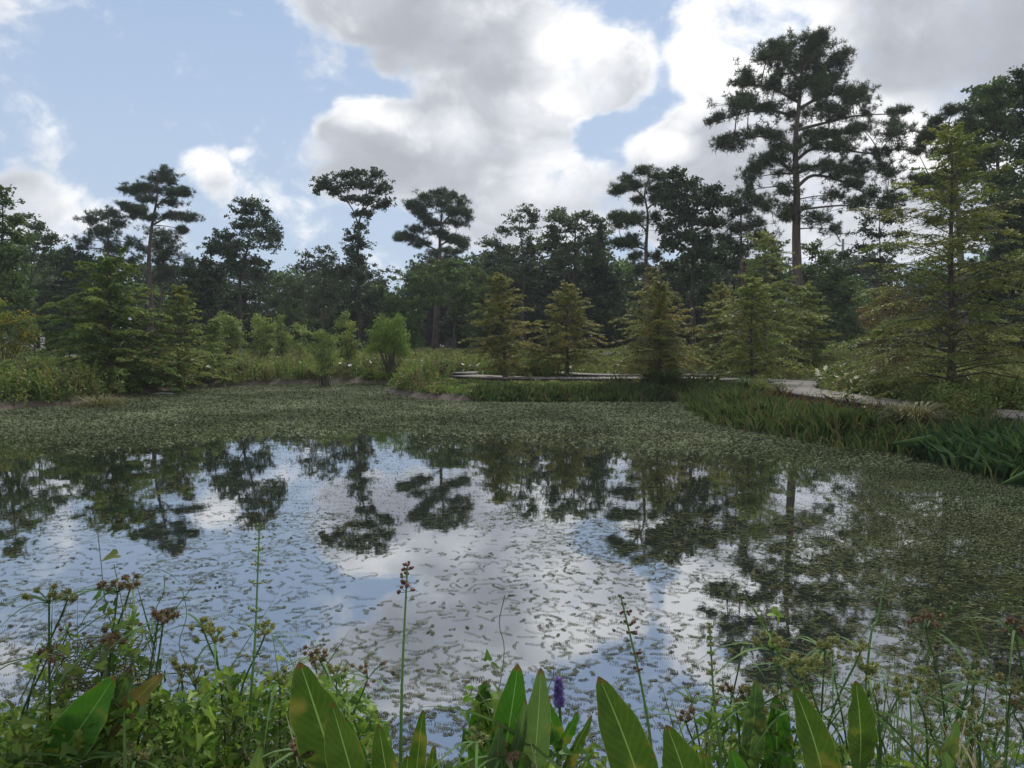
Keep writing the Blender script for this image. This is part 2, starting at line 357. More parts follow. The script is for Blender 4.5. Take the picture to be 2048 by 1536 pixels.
# ---------------------------------------------------------------- trees
def inball(n, shell=.5):
    v = unit(rs.normal(size=(n, 3))); return v * (rs.random(n) ** shell)[:, None]
def tufts(acc, P, L, k=10, wd=.12, tint=None):
    """needle tufts: k thin blades fanning out of each point"""
    n = len(P)
    if n == 0: return
    PP = np.repeat(P, k, 0); d = rs.normal(size=(n * k, 3)); d[:, 2] += .55; d = unit(d)
    s = unit(np.cross(d, rs.normal(size=(n * k, 3)))) * (L * wd)
    LL = L * (.75 + .5 * rs.random((n * k, 1)))
    V = np.stack([PP - s * .5, PP + s * .5, PP + d * LL], 1).reshape(-1, 3)
    t = rs.random(n) if tint is None else tint
    acc.add(V, np.arange(3 * n * k).reshape(-1, 3), np.repeat(np.repeat(t, k), 3))
def px2w(px, py, D): return at(px, py, D)
def make_tree(name, label, D, trunk, blobs_, mat, bark, style='leaf', tr=.3, leaf=.3, dens=1., sub=None, limbs=(), group=None, cat='tree', flat=.55, depth=1., branches=True, toprad=.14, clump=1.):
    """trunk: pixel path bottom to top; blobs_: pixel ellipses of foliage masses; all turned into world space at distance D"""
    s = D / F
    if style == 'leaf': tr *= .8; leaf *= .8
    tp = [px2w(x, y, D) for x, y in trunk]; x0, y0 = tp[0][0], tp[0][1]
    gz0 = g1(x0, y0); base = np.array([x0, y0, gz0])
    if tp[0][2] > gz0 + .3: tp = [np.array([x0, y0, gz0 - .1])] + tp
    else: tp[0] = np.array([x0, y0, gz0 - .1])
    tp = np.array(tp)
    if len(tp) > 2: tp[1:, 1] += rs.normal(size=len(tp) - 1) * .15
    path = smooth_path(tp, 4)
    root = empty(name, base, label, cat, group)
    ta = Acc(); hh = (path[:, 2] - path[0, 2]) / max(path[-1, 2] - path[0, 2], .1)
    rad = tr * (1 - (1 - toprad) * hh); rad[0] *= 1.35
    tube(ta, path, rad, 8)
    fa = Acc(); limbpts = [(path, hh)]
    for lp in limbs:
        q = np.array([px2w(x, y, D) for x, y in lp]); dd = rs.uniform(-1, 1) * (abs(q[-1] - q[0])[0]) * .35
        q[:, 1] += np.linspace(0, 1, len(q)) ** 1.2 * dd
        j = np.argmin(((path - q[0]) ** 2).sum(1)); q[0] = path[j]
        q = smooth_path(q, 4); tube(ta, q, np.linspace(tr * .30, tr * .05, len(q)), 5)
        limbpts.append((q, None))
    allp = np.concatenate([l[0] for l in limbpts])
    auto = []
    if style == 'pine' and len(limbs) > 8: auto += [path[int(f_ * (len(path) - 1))] + rs.normal(size=3) * np.array([.9, .9, .3]) for f_ in np.linspace(.5, .98, 26)]
    for q_, h_ in limbpts[1:]:
        for f_ in (.45, .62, .78, .92, 1.): auto.append(q_[int(f_ * (len(q_) - 1))] + np.array([0, 0, .12]))
    blobs_ = list(blobs_)
    for bi in range(len(blobs_) + len(auto)):
        if bi < len(blobs_):
            cx, cy, rx, ry = blobs_[bi]; c = px2w(cx, cy, D); Rx = rx * s * (1.03 if style == 'pine' else 1.32); Ry = ry * s * (1.30 if style == 'pine' else 1.25)
            hwid = abs(c[0] - np.interp(c[2], path[:, 2], path[:, 0]))
            c = c + np.array([0, rs.uniform(-1, 1) * (Rx * .9 + .25 * hwid) * depth, 0])
        else: c = auto[bi - len(blobs_)]; Rx = rs.uniform(.4, .8); Ry = rs.uniform(.2, .35)
        rad3 = np.array([Rx, max(Rx * .85, Ry), Ry])
        # one bough from the tree into this mass
        below = allp[allp[:, 2] < c[2] + .2]
        if len(below) == 0: below = allp
        j = np.argmin(((below - c) * np.array([1, 1, .8])).__pow__(2).sum(1)); st = below[j]
        if branches:
            mid = (st + c) / 2 + np.array([0, 0, .04 * np.linalg.norm(c - st)]); q = smooth_path([st, mid, c], 3)
            tube(ta, q, np.linspace(max(.02, min(tr * .2, .02 + np.linalg.norm(c - st) * .012)), .015, len(q)), 4, cap=False)
        u = (sub or .55) * (.62 if style == 'pine' else .72)
        ns = max(3, int(dens * (2.7 if style == 'pine' else 2.8) * rad3[0] * (rad3[2] + .25) / (u * u * .6) + 2))
        pc = c + inball(ns, .62) * rad3 * (1 + (.38 if style == 'pine' else .25) * rs.normal(size=(ns, 1)))
        st2 = np.repeat(c[None], ns, 0) * .6 + np.repeat(st[None], ns, 0) * .0 + pc * .4 + np.array([0, 0, -.3 * u])
        if branches:
            segs(ta, np.repeat(c[None], ns, 0), st2, .028, .018, 3); segs(ta, st2, pc, .018, .008, 3)
        if style == 'pine':
            k = 6; Pp = np.repeat(pc, k, 0) + inball(ns * k, .6) * np.array([u, u, u * (flat + .25)])
            tufts(fa, Pp, leaf * .85, 10, .11, np.repeat(rs.random(ns), k) * .6 + rs.random(ns * k) * .4)
        else:
            k = max(5, int(27 * clump * (u / .55) ** 2 * (.3 / leaf) ** 2 * .8)); us = u * (.6 + .6 * rs.random(ns))
            Pp = np.repeat(pc, k, 0) + inball(ns * k, .5) * np.repeat(us, k)[:, None] * np.array([1, 1, flat + .1])
            leaves(fa, Pp, leaf * (.6 + .7 * rs.random(ns * k)), .62, .35, np.repeat(rs.random(ns), k))
    ta.build('trunk', bark, root, base); fa.build('crown', mat, root, base)
    return root
def cypress(label, px, py_top, half, D, mat, tr=.07, name='bald_cypress', group='young bald cypresses around the boardwalk', nb=70, leafs=.11, low=.07, shape=1., lean=0., dense=1.):
    nb = int(nb * 1.2) if nb < 140 else nb; s = D / F; x0 = (px - 1024) * s; z0 = g1(x0, D); top = at(px + lean, py_top, D); Hh = top[2] - z0; Wd = half * s
    base = np.array([x0, D, z0]); root = empty(name, base, label, 'tree', group)
    ta = Acc(); fa = Acc(); zz = np.linspace(0, 1, 12)
    tp = np.stack([x0 + (top[0] - x0) * zz ** 1.3 + .03 * np.sin(zz * 9), D + 0 * zz + .03 * np.cos(zz * 7), z0 - .05 + (Hh + .05) * zz], 1)
    rad = tr * (1 - .93 * zz) + .004; rad[0] *= 1.6; tube(ta, tp, rad, 7)
    for i in range(nb):
        t = low + (1 - low) * ((i + rs.random()) / nb) ** 1.05; t = min(t, .985)
        prof = (1 - t) ** .62 * (.72 + .28 * min(1, (t - low) / .12)) * (1 + .26 * rs.normal()) * shape + .04
        L = max(.08, Wd * 1.24 * prof); azm = i * 2.399 + rs.normal() * .3
        el0 = R(-2 + 38 * t ** 1.5 + rs.normal() * 7); dv = np.array([cos(azm), sin(azm), 0.])
        c0 = np.array([np.interp(t, zz, tp[:, 0]), np.interp(t, zz, tp[:, 1]), z0 + Hh * t])
        q = np.linspace(0, 1, 9)[:, None]
        pth = c0 + dv * L * q * cos(el0) + np.array([0, 0, 1.]) * (L * q * math.tan(el0) + L * .16 * q * (1 - q) * 2 - L * .10 * q ** 3)
        pth[1:] += rs.normal(size=(8, 3)) * L * .015
        tube(ta, pth[::2], np.linspace(max(.006, tr * .22 * (1 - t) + .004), .003, 5), 4, cap=False)
        side = np.array([-dv[1], dv[0], 0]); nn = max(8, int(L / .075 * dense))
        qq = .10 + .92 * rs.random(nn); A = np.stack([np.interp(qq, q[:, 0], pth[:, k]) for k in range(3)], 1)
        sl = (.07 + .30 * L * (1 - qq) + .10 * L * qq * (1 - qq)) * (.6 + .6 * rs.random(nn)); sg = rs.choice([-1, 1], nn)
        B = A + (dv * .75 + side * sg[:, None] * 1.0) * sl[:, None] * .8 + np.stack([0 * sl, 0 * sl, -sl * (.10 + .25 * rs.random(nn))], 1)
        segs(ta, A, B, .004, .002, 3)
        kk = int(11 * dense) + 2; w_ = rs.random((nn, kk, 1)); P_ = A[:, None] * (1 - w_) + B[:, None] * w_ + rs.normal(size=(nn, kk, 3)) * np.array([.03, .03, .018]) * (D / 25) ** .3
        ax = np.repeat(unit(B - A), kk, 0)
        leaves(fa, P_.reshape(-1, 3), leafs * .88 * (.6 + .8 * rs.random(nn * kk)), .40, 1.3, np.repeat(np.full(nn, rs.random() * .8 + .1), kk), axis=ax * 1.2, jit=.55)
    ta.build('trunk', BK_CYP, root, base); fa.build('crown', mat, root, base)
    return root
def shrub(label, D, px, blobs_, mat, name='shrub', leaf=.1, group=None, cat='shrub', dens=1., stems=7, up=False, sub=.22, drop=.3):
    """leafy bush: foliage masses plus a spray of stems from one root; up = upright sprays"""
    s = D / F; x0 = (px - 1024) * s; z0 = g1(x0, D); base = np.array([x0, D, z0]); root = empty(name, base, label, cat, group)
    ta = Acc(); fa = Acc()
    xs_ = [q_[0] for q_ in blobs_]; by_ = 682 + (EYE - z0) * F / D
    blobs_ = list(blobs_) + [(x_, by_ - 8, (max(xs_) - min(xs_)) * .3 + 12, 12) for x_ in (min(xs_) * .7 + max(xs_) * .3, min(xs_) * .3 + max(xs_) * .7)]
    for cx, cy, rx, ry in blobs_:
        c = at(cx, cy, D); r3 = np.array([rx * s, rx * s * .8, ry * s]); c[1] += rs.uniform(-.5, .5) * rx * s
        c[2] = max(c[2], z0 + r3[2] * .5)
        ns = max(8, int(dens * 5.5 * r3[0] * r3[2] / (sub * sub))); pc = c + inball(ns, .5) * r3
        st = np.array([x0, D, z0 - .03]) + rs.normal(size=(ns, 3)) * np.array([.12, .12, 0]); md = (st + pc) / 2 + rs.normal(size=(ns, 3)) * .08
        sel = rs.random(ns) < .35
        segs(ta, st[sel], md[sel], .014, .010, 3); segs(ta, md[sel], pc[sel], .010, .004, 3)
        k = int(26 * (sub / .22) ** 2 * (.1 / leaf) ** 1.5) + 4
        P_ = np.repeat(pc, k, 0) + inball(ns * k, .5) * sub * (np.array([.55, .55, 1.5]) if up else np.array([1.15, 1.15, .75]))
        leaves(fa, P_, leaf * (.6 + .7 * rs.random(ns * k)), .36 if up else .5, 0 if up else .3, np.repeat(rs.random(ns), k), axis=np.array([0, 0, 1.3]) if up else None)
    ta.build('stems', BK_DARK, root, base); fa.build('foliage', mat, root, base)
    return root

# tall pine that rules the right half
make_tree('pine_tree', 'tallest pine, broad ragged crown and thick bare trunk, right of centre', 48,
  [(1598, 700), (1597, 590), (1592, 480), (1592, 400), (1590, 300), (1592, 250), (1600, 190), (1606, 140), (1608, 95)],
  [(1630, 82, 45, 18), (1585, 90, 30, 18), (1555, 110, 38, 18), (1683, 112, 26, 24), (1515, 135, 38, 20), (1485, 160, 24, 18), (1620, 118, 40, 18), (1672, 150, 30, 22), (1560, 150, 40, 16),
   (1500, 185, 34, 14), (1640, 170, 45, 18), (1715, 190, 32, 14), (1545, 205, 40, 15), (1455, 230, 34, 10), (1490, 212, 22, 12), (1690, 210, 45, 16), (1755, 235, 44, 16), (1806, 238, 20, 16), (1640, 232, 34, 14),
   (1480, 272, 40, 12), (1540, 258, 34, 16), (1447, 284, 18, 10), (1560, 292, 30, 14), (1525, 322, 34, 15), (1695, 268, 42, 13), (1755, 285, 44, 16), (1800, 318, 24, 18), (1725, 322, 46, 13), (1775, 350, 32, 12),
   (1655, 300, 24, 10), (1508, 352, 22, 13), (1500, 380, 13, 14), (1640, 345, 24, 11), (1690, 375, 34, 13), (1745, 392, 40, 14), (1790, 412, 22, 20), (1655, 398, 30, 13), (1556, 388, 38, 15), (1600, 412, 40, 14),
   (1632, 442, 36, 15), (1662, 462, 20, 10), (1570, 432, 34, 14), (1530, 410, 24, 12)],
  L_PINE, BK_PINE, 'pine', .42, .34, .58, .45,
  limbs=[[(1592, 322), (1625, 298), (1680, 300), (1745, 308), (1796, 300)], [(1594, 378), (1625, 352), (1680, 366), (1735, 396), (1788, 405)], [(1594, 262), (1640, 250), (1700, 238), (1795, 236)],
         [(1592, 300), (1630, 278), (1660, 274), (1700, 268)], [(1592, 345), (1640, 330), (1680, 345), (1720, 350)],
         [(1592, 345), (1545, 318), (1505, 345)], [(1591, 300), (1540, 272), (1445, 282)], [(1592, 240), (1530, 212), (1432, 230)], [(1595, 210), (1540, 170), (1485, 160)], [(1596, 215), (1650, 190), (1715, 188)],
         [(1600, 180), (1650, 140), (1690, 108)], [(1602, 165), (1560, 120), (1540, 100)], [(1606, 140), (1625, 100), (1640, 76)]], group='tall pines beyond the meadow', flat=.75)
make_tree('pine_tree', 'slim pine with layered flat branches and leaning pale trunk, far left', 60,
  [(300, 695), (298, 600), (297, 520), (303, 450), (312, 400), (316, 342)],
  [(318, 340, 22, 9), (298, 352, 26, 9), (335, 358, 24, 8), (272, 372, 24, 7), (345, 381, 30, 7), (310, 378, 26, 7), (262, 384, 14, 5), (368, 386, 12, 5), (300, 400, 34, 7), (258, 413, 16, 5), (345, 406, 26, 6), (285, 424, 34, 7),
   (350, 428, 26, 6), (256, 430, 12, 4), (374, 437, 10, 4), (318, 440, 26, 6), (352, 455, 18, 5), (366, 463, 8, 4)],
  L_PINE2, BK_PINE, 'pine', .30, .34, .8, .45, group='tall pines beyond the meadow', flat=.4,
  limbs=[[(303, 450), (340, 432), (378, 438)], [(305, 440), (270, 425), (250, 416)], [(310, 412), (350, 385), (372, 386)], [(310, 400), (280, 375), (256, 384)]])
make_tree('pine_tree', 'round headed pine left of the layered one, behind a tall cypress', 58,
  [(212, 695), (213, 560), (215, 500), (216, 428)],
  [(215, 425, 26, 11), (198, 442, 30, 12), (232, 448, 22, 12), (190, 462, 26, 12), (222, 470, 34, 12), (178, 485, 18, 8), (248, 482, 22, 9), (208, 494, 34, 11), (252, 505, 20, 10), (172, 498, 12, 6), (226, 522, 34, 11), (262, 522, 12, 10), (200, 530, 24, 10)],
  L_PINE2, BK_PINE, 'pine', .26, .32, .75, .45, group='tall pines beyond the meadow', flat=.5)
make_tree('pine_tree', 'low bushy pine tucked behind the layered pine', 64,
  [(318, 695), (320, 600), (324, 520), (326, 470)],
  [(322, 466, 30, 12), (342, 484, 30, 14), (308, 492, 24, 12), (350, 508, 28, 14), (326, 520, 30, 14), (370, 522, 13, 18), (292, 500, 16, 8), (340, 545, 26, 14), (312, 555, 24, 16), (370, 545, 12, 12)],
  L_PINE2, BK_PINE, 'pine', .22, .32, .8, .5, group='tall pines beyond the meadow', flat=.6)
make_tree('pine_tree', 'slender long trunked pine with open spreading crown, centre', 66,
  [(871, 697), (874, 600), (879, 530), (880, 480), (883, 440), (882, 395)],
  [(872, 385, 22, 9), (900, 388, 24, 9), (850, 396, 20, 8), (922, 404, 15, 9), (832, 410, 24, 8), (880, 408, 28, 9), (845, 428, 22, 7), (905, 425, 22, 8), (934, 434, 12, 9), (868, 446, 24, 7), (915, 450, 24, 8), (835, 460, 20, 6), (808, 470, 24, 6), (800, 480, 10, 6),
   (880, 470, 30, 7), (835, 490, 12, 7), (912, 478, 20, 7), (928, 492, 14, 7)],
  L_PINE2, BK_PINE, 'pine', .33, .34, .95, .45,
  limbs=[[(879, 500), (845, 487), (800, 474)], [(881, 470), (850, 440), (826, 412)], [(880, 490), (905, 480), (930, 492)], [(883, 450), (910, 425), (932, 432)]], group='tall pines beyond the meadow', flat=.5)
make_tree('pine_tree', 'crooked pine with bare curving boughs beside the dense dark tree', 52,
  [(1291, 695), (1291, 600), (1291, 500), (1297, 430), (1290, 385), (1300, 350)],
  [(1285, 345, 28, 8), (1318, 350, 24, 9), (1258, 354, 14, 6), (1240, 382, 16, 6), (1268, 372, 14, 5), (1312, 378, 18, 9), (1332, 392, 12, 8), (1276, 402, 18, 8), (1240, 430, 20, 9), (1262, 446, 22, 9), (1232, 455, 14, 7), (1312, 432, 16, 9),
   (1242, 486, 16, 7), (1262, 475, 14, 7), (1272, 512, 16, 9), (1312, 515, 16, 10), (1282, 540, 18, 10)],
  L_PINE, BK_PINE, 'pine', .24, .33, .95, .42,
  limbs=[[(1293, 460), (1265, 440), (1232, 440)], [(1292, 395), (1262, 372), (1235, 384)], [(1294, 420), (1315, 400), (1330, 392)], [(1291, 500), (1265, 490), (1240, 488)]], group='tall pines beyond the meadow', flat=.5)
make_tree('pine_tree', 'medium pine with drooping boughs between the dark tree and tallest pine', 54,
  [(1482, 695), (1482, 600), (1481, 500), (1482, 405)],
  [(1488, 396, 26, 10), (1460, 408, 20, 9), (1515, 402, 24, 10), (1480, 424, 38, 12), (1522, 440, 26, 12), (1446, 444, 26, 11), (1485, 455, 34, 12), (1510, 475, 30, 11), (1452, 478, 24, 10), (1478, 500, 28, 10), (1445, 510, 16, 8)],
  L_PINE, BK_PINE, 'pine', .24, .34, .8, .48, group='tall pines beyond the meadow', flat=.55)
make_tree('pine_tree', 'pine reaching out over the big right cypress from behind', 42,
  [(1930, 700), (1925, 560), (1918, 400), (1905, 300), (1898, 245)],
  [(1890, 230, 32, 9), (1862, 246, 22, 9), (1922, 250, 26, 10), (1848, 275, 20, 10), (1892, 275, 28, 9), (1836, 300, 18, 10), (1875, 305, 26, 9), (1922, 320, 26, 12), (1850, 355, 24, 9), (1842, 378, 14, 8), (1875, 375, 24, 9), (1856, 402, 18, 9), (1910, 400, 26, 12), (1880, 440, 26, 12)],
  L_PINE, BK_PINE, 'pine', .28, .34, .8, .42, limbs=[[(1905, 300), (1870, 270), (1840, 290)], [(1915, 390), (1880, 360), (1842, 375)]], group='tall pines beyond the meadow', flat=.5)
# broadleaf trees of the wood edge, each with its own outline
make_tree('broadleaf_tree', 'tall tree with cloud shaped crown between far left pines and centre', 58,
  [(478, 695), (480, 560), (495, 500), (505, 430)],
  [(510, 412, 28, 12), (488, 422, 20, 10), (530, 430, 16, 14), (505, 442, 34, 14), (472, 450, 20, 12), (545, 465, 16, 14), (515, 470, 30, 14), (465, 478, 28, 12), (430, 490, 20, 12), (492, 496, 36, 14), (548, 492, 12, 12), (455, 505, 26, 11), (424, 503, 10, 7),
   (508, 522, 30, 14), (475, 535, 28, 14), (520, 550, 22, 14)], L_PINE2, BK_DARK, 'leaf', .26, .27, .95, .5, limbs=[[(480, 560), (462, 520), (448, 495)]], group='wood edge trees')
make_tree('broadleaf_tree', 'tall tree with wide T shaped crown on a vine wrapped trunk', 62,
  [(720, 700), (718, 600), (717, 500), (717, 450), (730, 400), (738, 360)],
  [(690, 352, 20, 9), (655, 365, 20, 9), (640, 385, 9, 9), (672, 378, 20, 8), (722, 352, 20, 9), (752, 350, 16, 9), (770, 368, 11, 14), (706, 372, 20, 9), (740, 376, 24, 12), (772, 400, 12, 9), (755, 408, 16, 9), (702, 394, 14, 7), (722, 402, 18, 8), (712, 425, 14, 8), (735, 428, 12, 8),
   (718, 450, 14, 10), (712, 475, 18, 12), (728, 490, 14, 12), (700, 500, 18, 12), (720, 520, 22, 14), (698, 545, 20, 14), (730, 552, 24, 16), (705, 580, 30, 18), (740, 600, 26, 20)], L_DARK, BK_DARK, 'leaf', .26, .26, 1.0, .42,
  limbs=[[(717, 450), (700, 410), (665, 385), (645, 375)], [(717, 440), (745, 400), (768, 380)]], group='wood edge trees')
make_tree('broadleaf_tree', 'airy grey green tree leaning left of the paired centre trees', 60,
  [(1046, 698), (1045, 600), (1046, 520), (1038, 440)],
  [(1050, 420, 20, 10), (1028, 436, 20, 10), (1068, 432, 12, 9), (1010, 458, 24, 10), (1045, 462, 24, 12), (975, 486, 24, 9), (1000, 500, 26, 10), (1060, 492, 22, 12), (985, 515, 24, 9), (1030, 522, 30, 10), (1062, 530, 22, 12), (1010, 550, 30, 14)],
  L_GREY, BK_DARK, 'leaf', .24, .25, .62, .42, limbs=[[(1046, 560), (1020, 510), (985, 490)], [(1045, 520), (1060, 480), (1062, 435)]], group='wood edge trees', clump=.75)
make_tree('broadleaf_tree', 'full grey green tree with arching boughs right of the airy one', 56,
  [(1140, 698), (1140, 600), (1150, 540), (1150, 440)],
  [(1118, 420, 18, 9), (1105, 438, 22, 10), (1128, 440, 20, 10), (1168, 432, 20, 10), (1190, 445, 18, 12), (1150, 455, 30, 12), (1108, 470, 24, 12), (1205, 470, 16, 14), (1180, 480, 28, 14), (1140, 492, 30, 12), (1208, 505, 20, 14), (1165, 520, 34, 12), (1112, 520, 24, 12)],
  L_GREY, BK_DARK, 'leaf', .3, .27, .85, .48, limbs=[[(1145, 570), (1120, 520), (1100, 460)], [(1150, 560), (1190, 510), (1200, 460)]], group='wood edge trees')
make_tree('broadleaf_tree', 'broad dark tree below and behind the paired grey green trees', 62,
  [(1165, 698), (1165, 640), (1160, 570)],
  [(1190, 535, 34, 18), (1150, 550, 40, 18), (1110, 565, 36, 18), (1215, 560, 28, 20), (1232, 592, 22, 22), (1175, 590, 50, 22), (1120, 610, 50, 26), (1200, 630, 50, 28), (1085, 640, 40, 24), (1150, 655, 50, 24), (1242, 640, 24, 26)],
  L_DARK, BK_DARK, 'leaf', .28, .32, 1.3, .6, group='wood edge trees')
make_tree('broadleaf_tree', 'wide dark tree filling the gap under the airy and full grey green pair', 66,
  [(1080, 698), (1080, 620), (1075, 520)],
  [(975, 520, 28, 14), (1010, 515, 30, 15), (1060, 505, 28, 15), (1090, 490, 26, 14), (1130, 505, 34, 15), (1180, 505, 30, 16), (1000, 545, 40, 16), (1060, 540, 44, 18), (1120, 545, 40, 18), (980, 580, 36, 18), (1040, 580, 44, 20), (1100, 590, 40, 20), (1200, 530, 24, 14)],
  L_DARK, BK_DARK, 'leaf', .26, .3, 1.1, .55, group='wood edge trees')
make_tree('broadleaf_tree', 'dark leafy tree between the near black tree and the tallest pine trunk', 62,
  [(1470, 698), (1470, 620), (1465, 520)],
  [(1440, 500, 24, 14), (1475, 495, 28, 14), (1510, 490, 24, 14), (1545, 480, 22, 14), (1420, 530, 26, 14), (1460, 530, 34, 16), (1505, 528, 30, 15), (1550, 520, 26, 14), (1440, 570, 36, 18), (1495, 565, 36, 18), (1330, 560, 28, 18), (1320, 590, 34, 20), (1545, 590, 34, 20)],
  L_DARK, BK_DARK, 'leaf', .24, .28, .8, .5, group='wood edge trees')
make_tree('broadleaf_tree', 'dense near black tree standing right of the crooked pine', 50,
  [(1386, 698), (1383, 600), (1385, 480), (1370, 380)],
  [(1352, 345, 18, 10), (1348, 366, 24, 12), (1388, 362, 24, 11), (1418, 380, 24, 13), (1365, 390, 34, 15), (1405, 405, 34, 14), (1345, 415, 26, 14), (1440, 410, 20, 13), (1385, 432, 40, 15), (1345, 450, 28, 15), (1430, 440, 24, 12), (1375, 470, 40, 16), (1342, 490, 22, 13), (1415, 480, 26, 13), (1385, 510, 38, 16), (1425, 512, 24, 10),
   (1355, 530, 24, 14), (1395, 548, 34, 15), (1365, 572, 24, 16), (1405, 585, 20, 14)], L_DARK, BK_DARK, 'leaf', .28, .28, 1.35, .5, group='wood edge trees')
make_tree('broadleaf_tree', 'mid green tree under the tallest pine, left of its trunk', 58,
  [(1545, 698), (1545, 620), (1545, 560)],
  [(1548, 500, 22, 14), (1530, 525, 28, 16), (1560, 530, 26, 18), (1535, 560, 40, 20), (1570, 580, 34, 24), (1520, 600, 40, 28), (1560, 640, 50, 30), (1510, 650, 40, 30)], L_MID, BK_DARK, 'leaf', .2, .26, .75, .5, group='wood edge trees')
make_tree('broadleaf_tree', 'rounded mid green tree right of the tallest pine trunk', 56,
  [(1640, 698), (1640, 620), (1638, 550)],
  [(1622, 500, 20, 14), (1640, 520, 26, 14), (1618, 545, 34, 18), (1660, 552, 28, 18), (1690, 560, 22, 18), (1640, 580, 44, 20), (1690, 600, 36, 26), (1640, 620, 50, 30), (1690, 650, 50, 30), (1640, 665, 44, 24)], L_MID, BK_DARK, 'leaf', .2, .25, .9, .5, group='wood edge trees')
make_tree('broadleaf_tree', 'see through tree with sparse twiggy leaves right of the power pole', 44,
  [(1768, 700), (1766, 600), (1762, 520), (1760, 400)],
  [(1740, 384, 18, 8), (1788, 392, 22, 12), (1720, 410, 14, 8), (1765, 410, 22, 10), (1800, 420, 14, 12), (1738, 436, 20, 12), (1778, 440, 24, 12), (1715, 462, 18, 8), (1755, 468, 26, 12), (1795, 470, 20, 12), (1728, 492, 22, 10), (1772, 500, 26, 12), (1700, 506, 16, 8), (1745, 525, 30, 12), (1790, 535, 26, 14), (1710, 540, 22, 12), (1760, 560, 34, 14)],
  L_DARK, BK_DARK, 'leaf', .13, .19, .75, .36, group='wood edge trees', clump=.55)
make_tree('broadleaf_tree', 'big dark tree rising highest at the right edge of the wood', 45,
  [(2000, 700), (2000, 560), (1995, 400), (1990, 200)],
  [(1990, 172, 30, 12), (1968, 190, 26, 13), (2014, 188, 22, 14), (1990, 212, 40, 16), (1952, 222, 24, 15), (2030, 225, 24, 18), (1970, 252, 36, 18), (2016, 262, 38, 20), (1948, 290, 24, 18), (1990, 300, 44, 20), (2036, 310, 30, 24), (1965, 340, 36, 22), (2010, 360, 44, 24), (1990, 410, 50, 28), (2040, 420, 36, 28), (1960, 450, 36, 28), (2010, 480, 50, 30)],
  L_MID, BK_DARK, 'leaf', .32, .26, 1.7, .5, group='wood edge trees')
make_tree('broadleaf_tree', 'dark tree cut by the right edge of the view behind the cypress', 34,
  [(2075, 705), (2075, 560), (2070, 300)],
  [(2060, 160, 30, 30), (2075, 230, 30, 40), (2045, 320, 24, 26), (2070, 380, 40, 34), (2030, 420, 30, 26), (2065, 460, 44, 34), (2020, 510, 34, 30), (2060, 550, 46, 34), (2010, 590, 38, 32), (2060, 640, 50, 36), (1990, 645, 40, 30), (2030, 690, 50, 30)], L_DARK, BK_DARK, 'leaf', .25, .20, 1.7, .42, group='wood edge trees')
make_tree('broadleaf_tree', 'leafy tree cut by the left edge of the view', 42,
  [(-10, 700), (-5, 600), (5, 480), (5, 400)],
  [(0, 384, 18, 10), (12, 402, 14, 9), (-10, 425, 26, 16), (22, 436, 20, 12), (8, 462, 30, 14), (38, 478, 20, 12), (5, 500, 34, 16), (44, 510, 18, 14), (20, 535, 34, 16), (-15, 560, 34, 22), (35, 565, 26, 16), (10, 595, 36, 20), (50, 600, 20, 18), (-10, 640, 40, 26)],
  L_MID, BK_DARK, 'leaf', .22, .22, 1.0, .42, group='wood edge trees')
make_tree('broadleaf_tree', 'thin half bare tree just right of the left edge', 48,
  [(68, 700), (66, 600), (64, 520), (55, 430)],
  [(52, 432, 14, 7), (62, 455, 14, 8), (50, 480, 16, 8), (78, 492, 14, 9), (92, 480, 16, 6), (110, 488, 14, 6), (66, 520, 20, 10), (90, 530, 18, 10), (70, 560, 26, 14)], L_GREY, BK_DARK, 'leaf', .10, .2, .55, .38,
  limbs=[[(66, 560), (85, 510), (100, 482), (118, 480)], [(64, 520), (72, 470), (76, 452)]], group='wood edge trees', clump=.6)
make_tree('broadleaf_tree', 'low dark tree between the left edge and round headed pine', 56,
  [(135, 700), (135, 620), (130, 540)],
  [(128, 502, 24, 11), (105, 520, 26, 13), (155, 518, 26, 12), (132, 540, 40, 16), (175, 545, 26, 16), (95, 560, 34, 20), (145, 580, 50, 22), (190, 590, 34, 24), (110, 610, 50, 26), (165, 640, 50, 30)], L_DARK, BK_DARK, 'leaf', .25, .28, .95, .55, group='wood edge trees')
make_tree('broadleaf_tree', 'rounded near black tree right of the layered pine', 58,
  [(405, 700), (405, 620), (402, 560)],
  [(400, 525, 22, 11), (382, 542, 22, 12), (418, 545, 20, 13), (400, 562, 34, 16), (375, 585, 26, 20), (425, 588, 24, 20), (400, 615, 44, 24), (385, 655, 40, 30), (430, 650, 34, 30)], L_DARK, BK_DARK, 'leaf', .22, .26, 1.5, .5, group='wood edge trees')
make_tree('broadleaf_tree', 'brownish open crowned tree left of the T shaped one', 60,
  [(648, 700), (646, 620), (648, 540)],
  [(642, 500, 20, 9), (622, 512, 18, 9), (664, 515, 16, 9), (645, 530, 30, 12), (612, 538, 24, 12), (670, 545, 20, 12), (638, 560, 40, 16), (600, 580, 30, 20), (660, 590, 36, 22), (625, 620, 46, 26)],
  L_GREY, BK_DARK, 'leaf', .2, .24, .65, .45, group='wood edge trees', clump=.7)
make_tree('broadleaf_tree', 'olive spreading tree on twin trunks just right of the slender pine', 60,
  [(908, 698), (908, 640), (905, 600), (895, 560)],
  [(900, 528, 34, 9), (860, 540, 30, 9), (940, 540, 30, 10), (830, 560, 30, 12), (900, 552, 40, 12), (965, 560, 26, 14), (850, 582, 34, 14), (925, 580, 38, 14), (880, 605, 40, 12), (965, 600, 30, 18), (820, 605, 30, 18), (950, 640, 26, 22)],
  L_WILLOW, BK_DARK, 'leaf', .24, .24, 1.0, .45, limbs=[[(908, 660), (918, 620), (935, 590)], [(905, 640), (880, 600), (850, 580)]], group='wood edge trees')
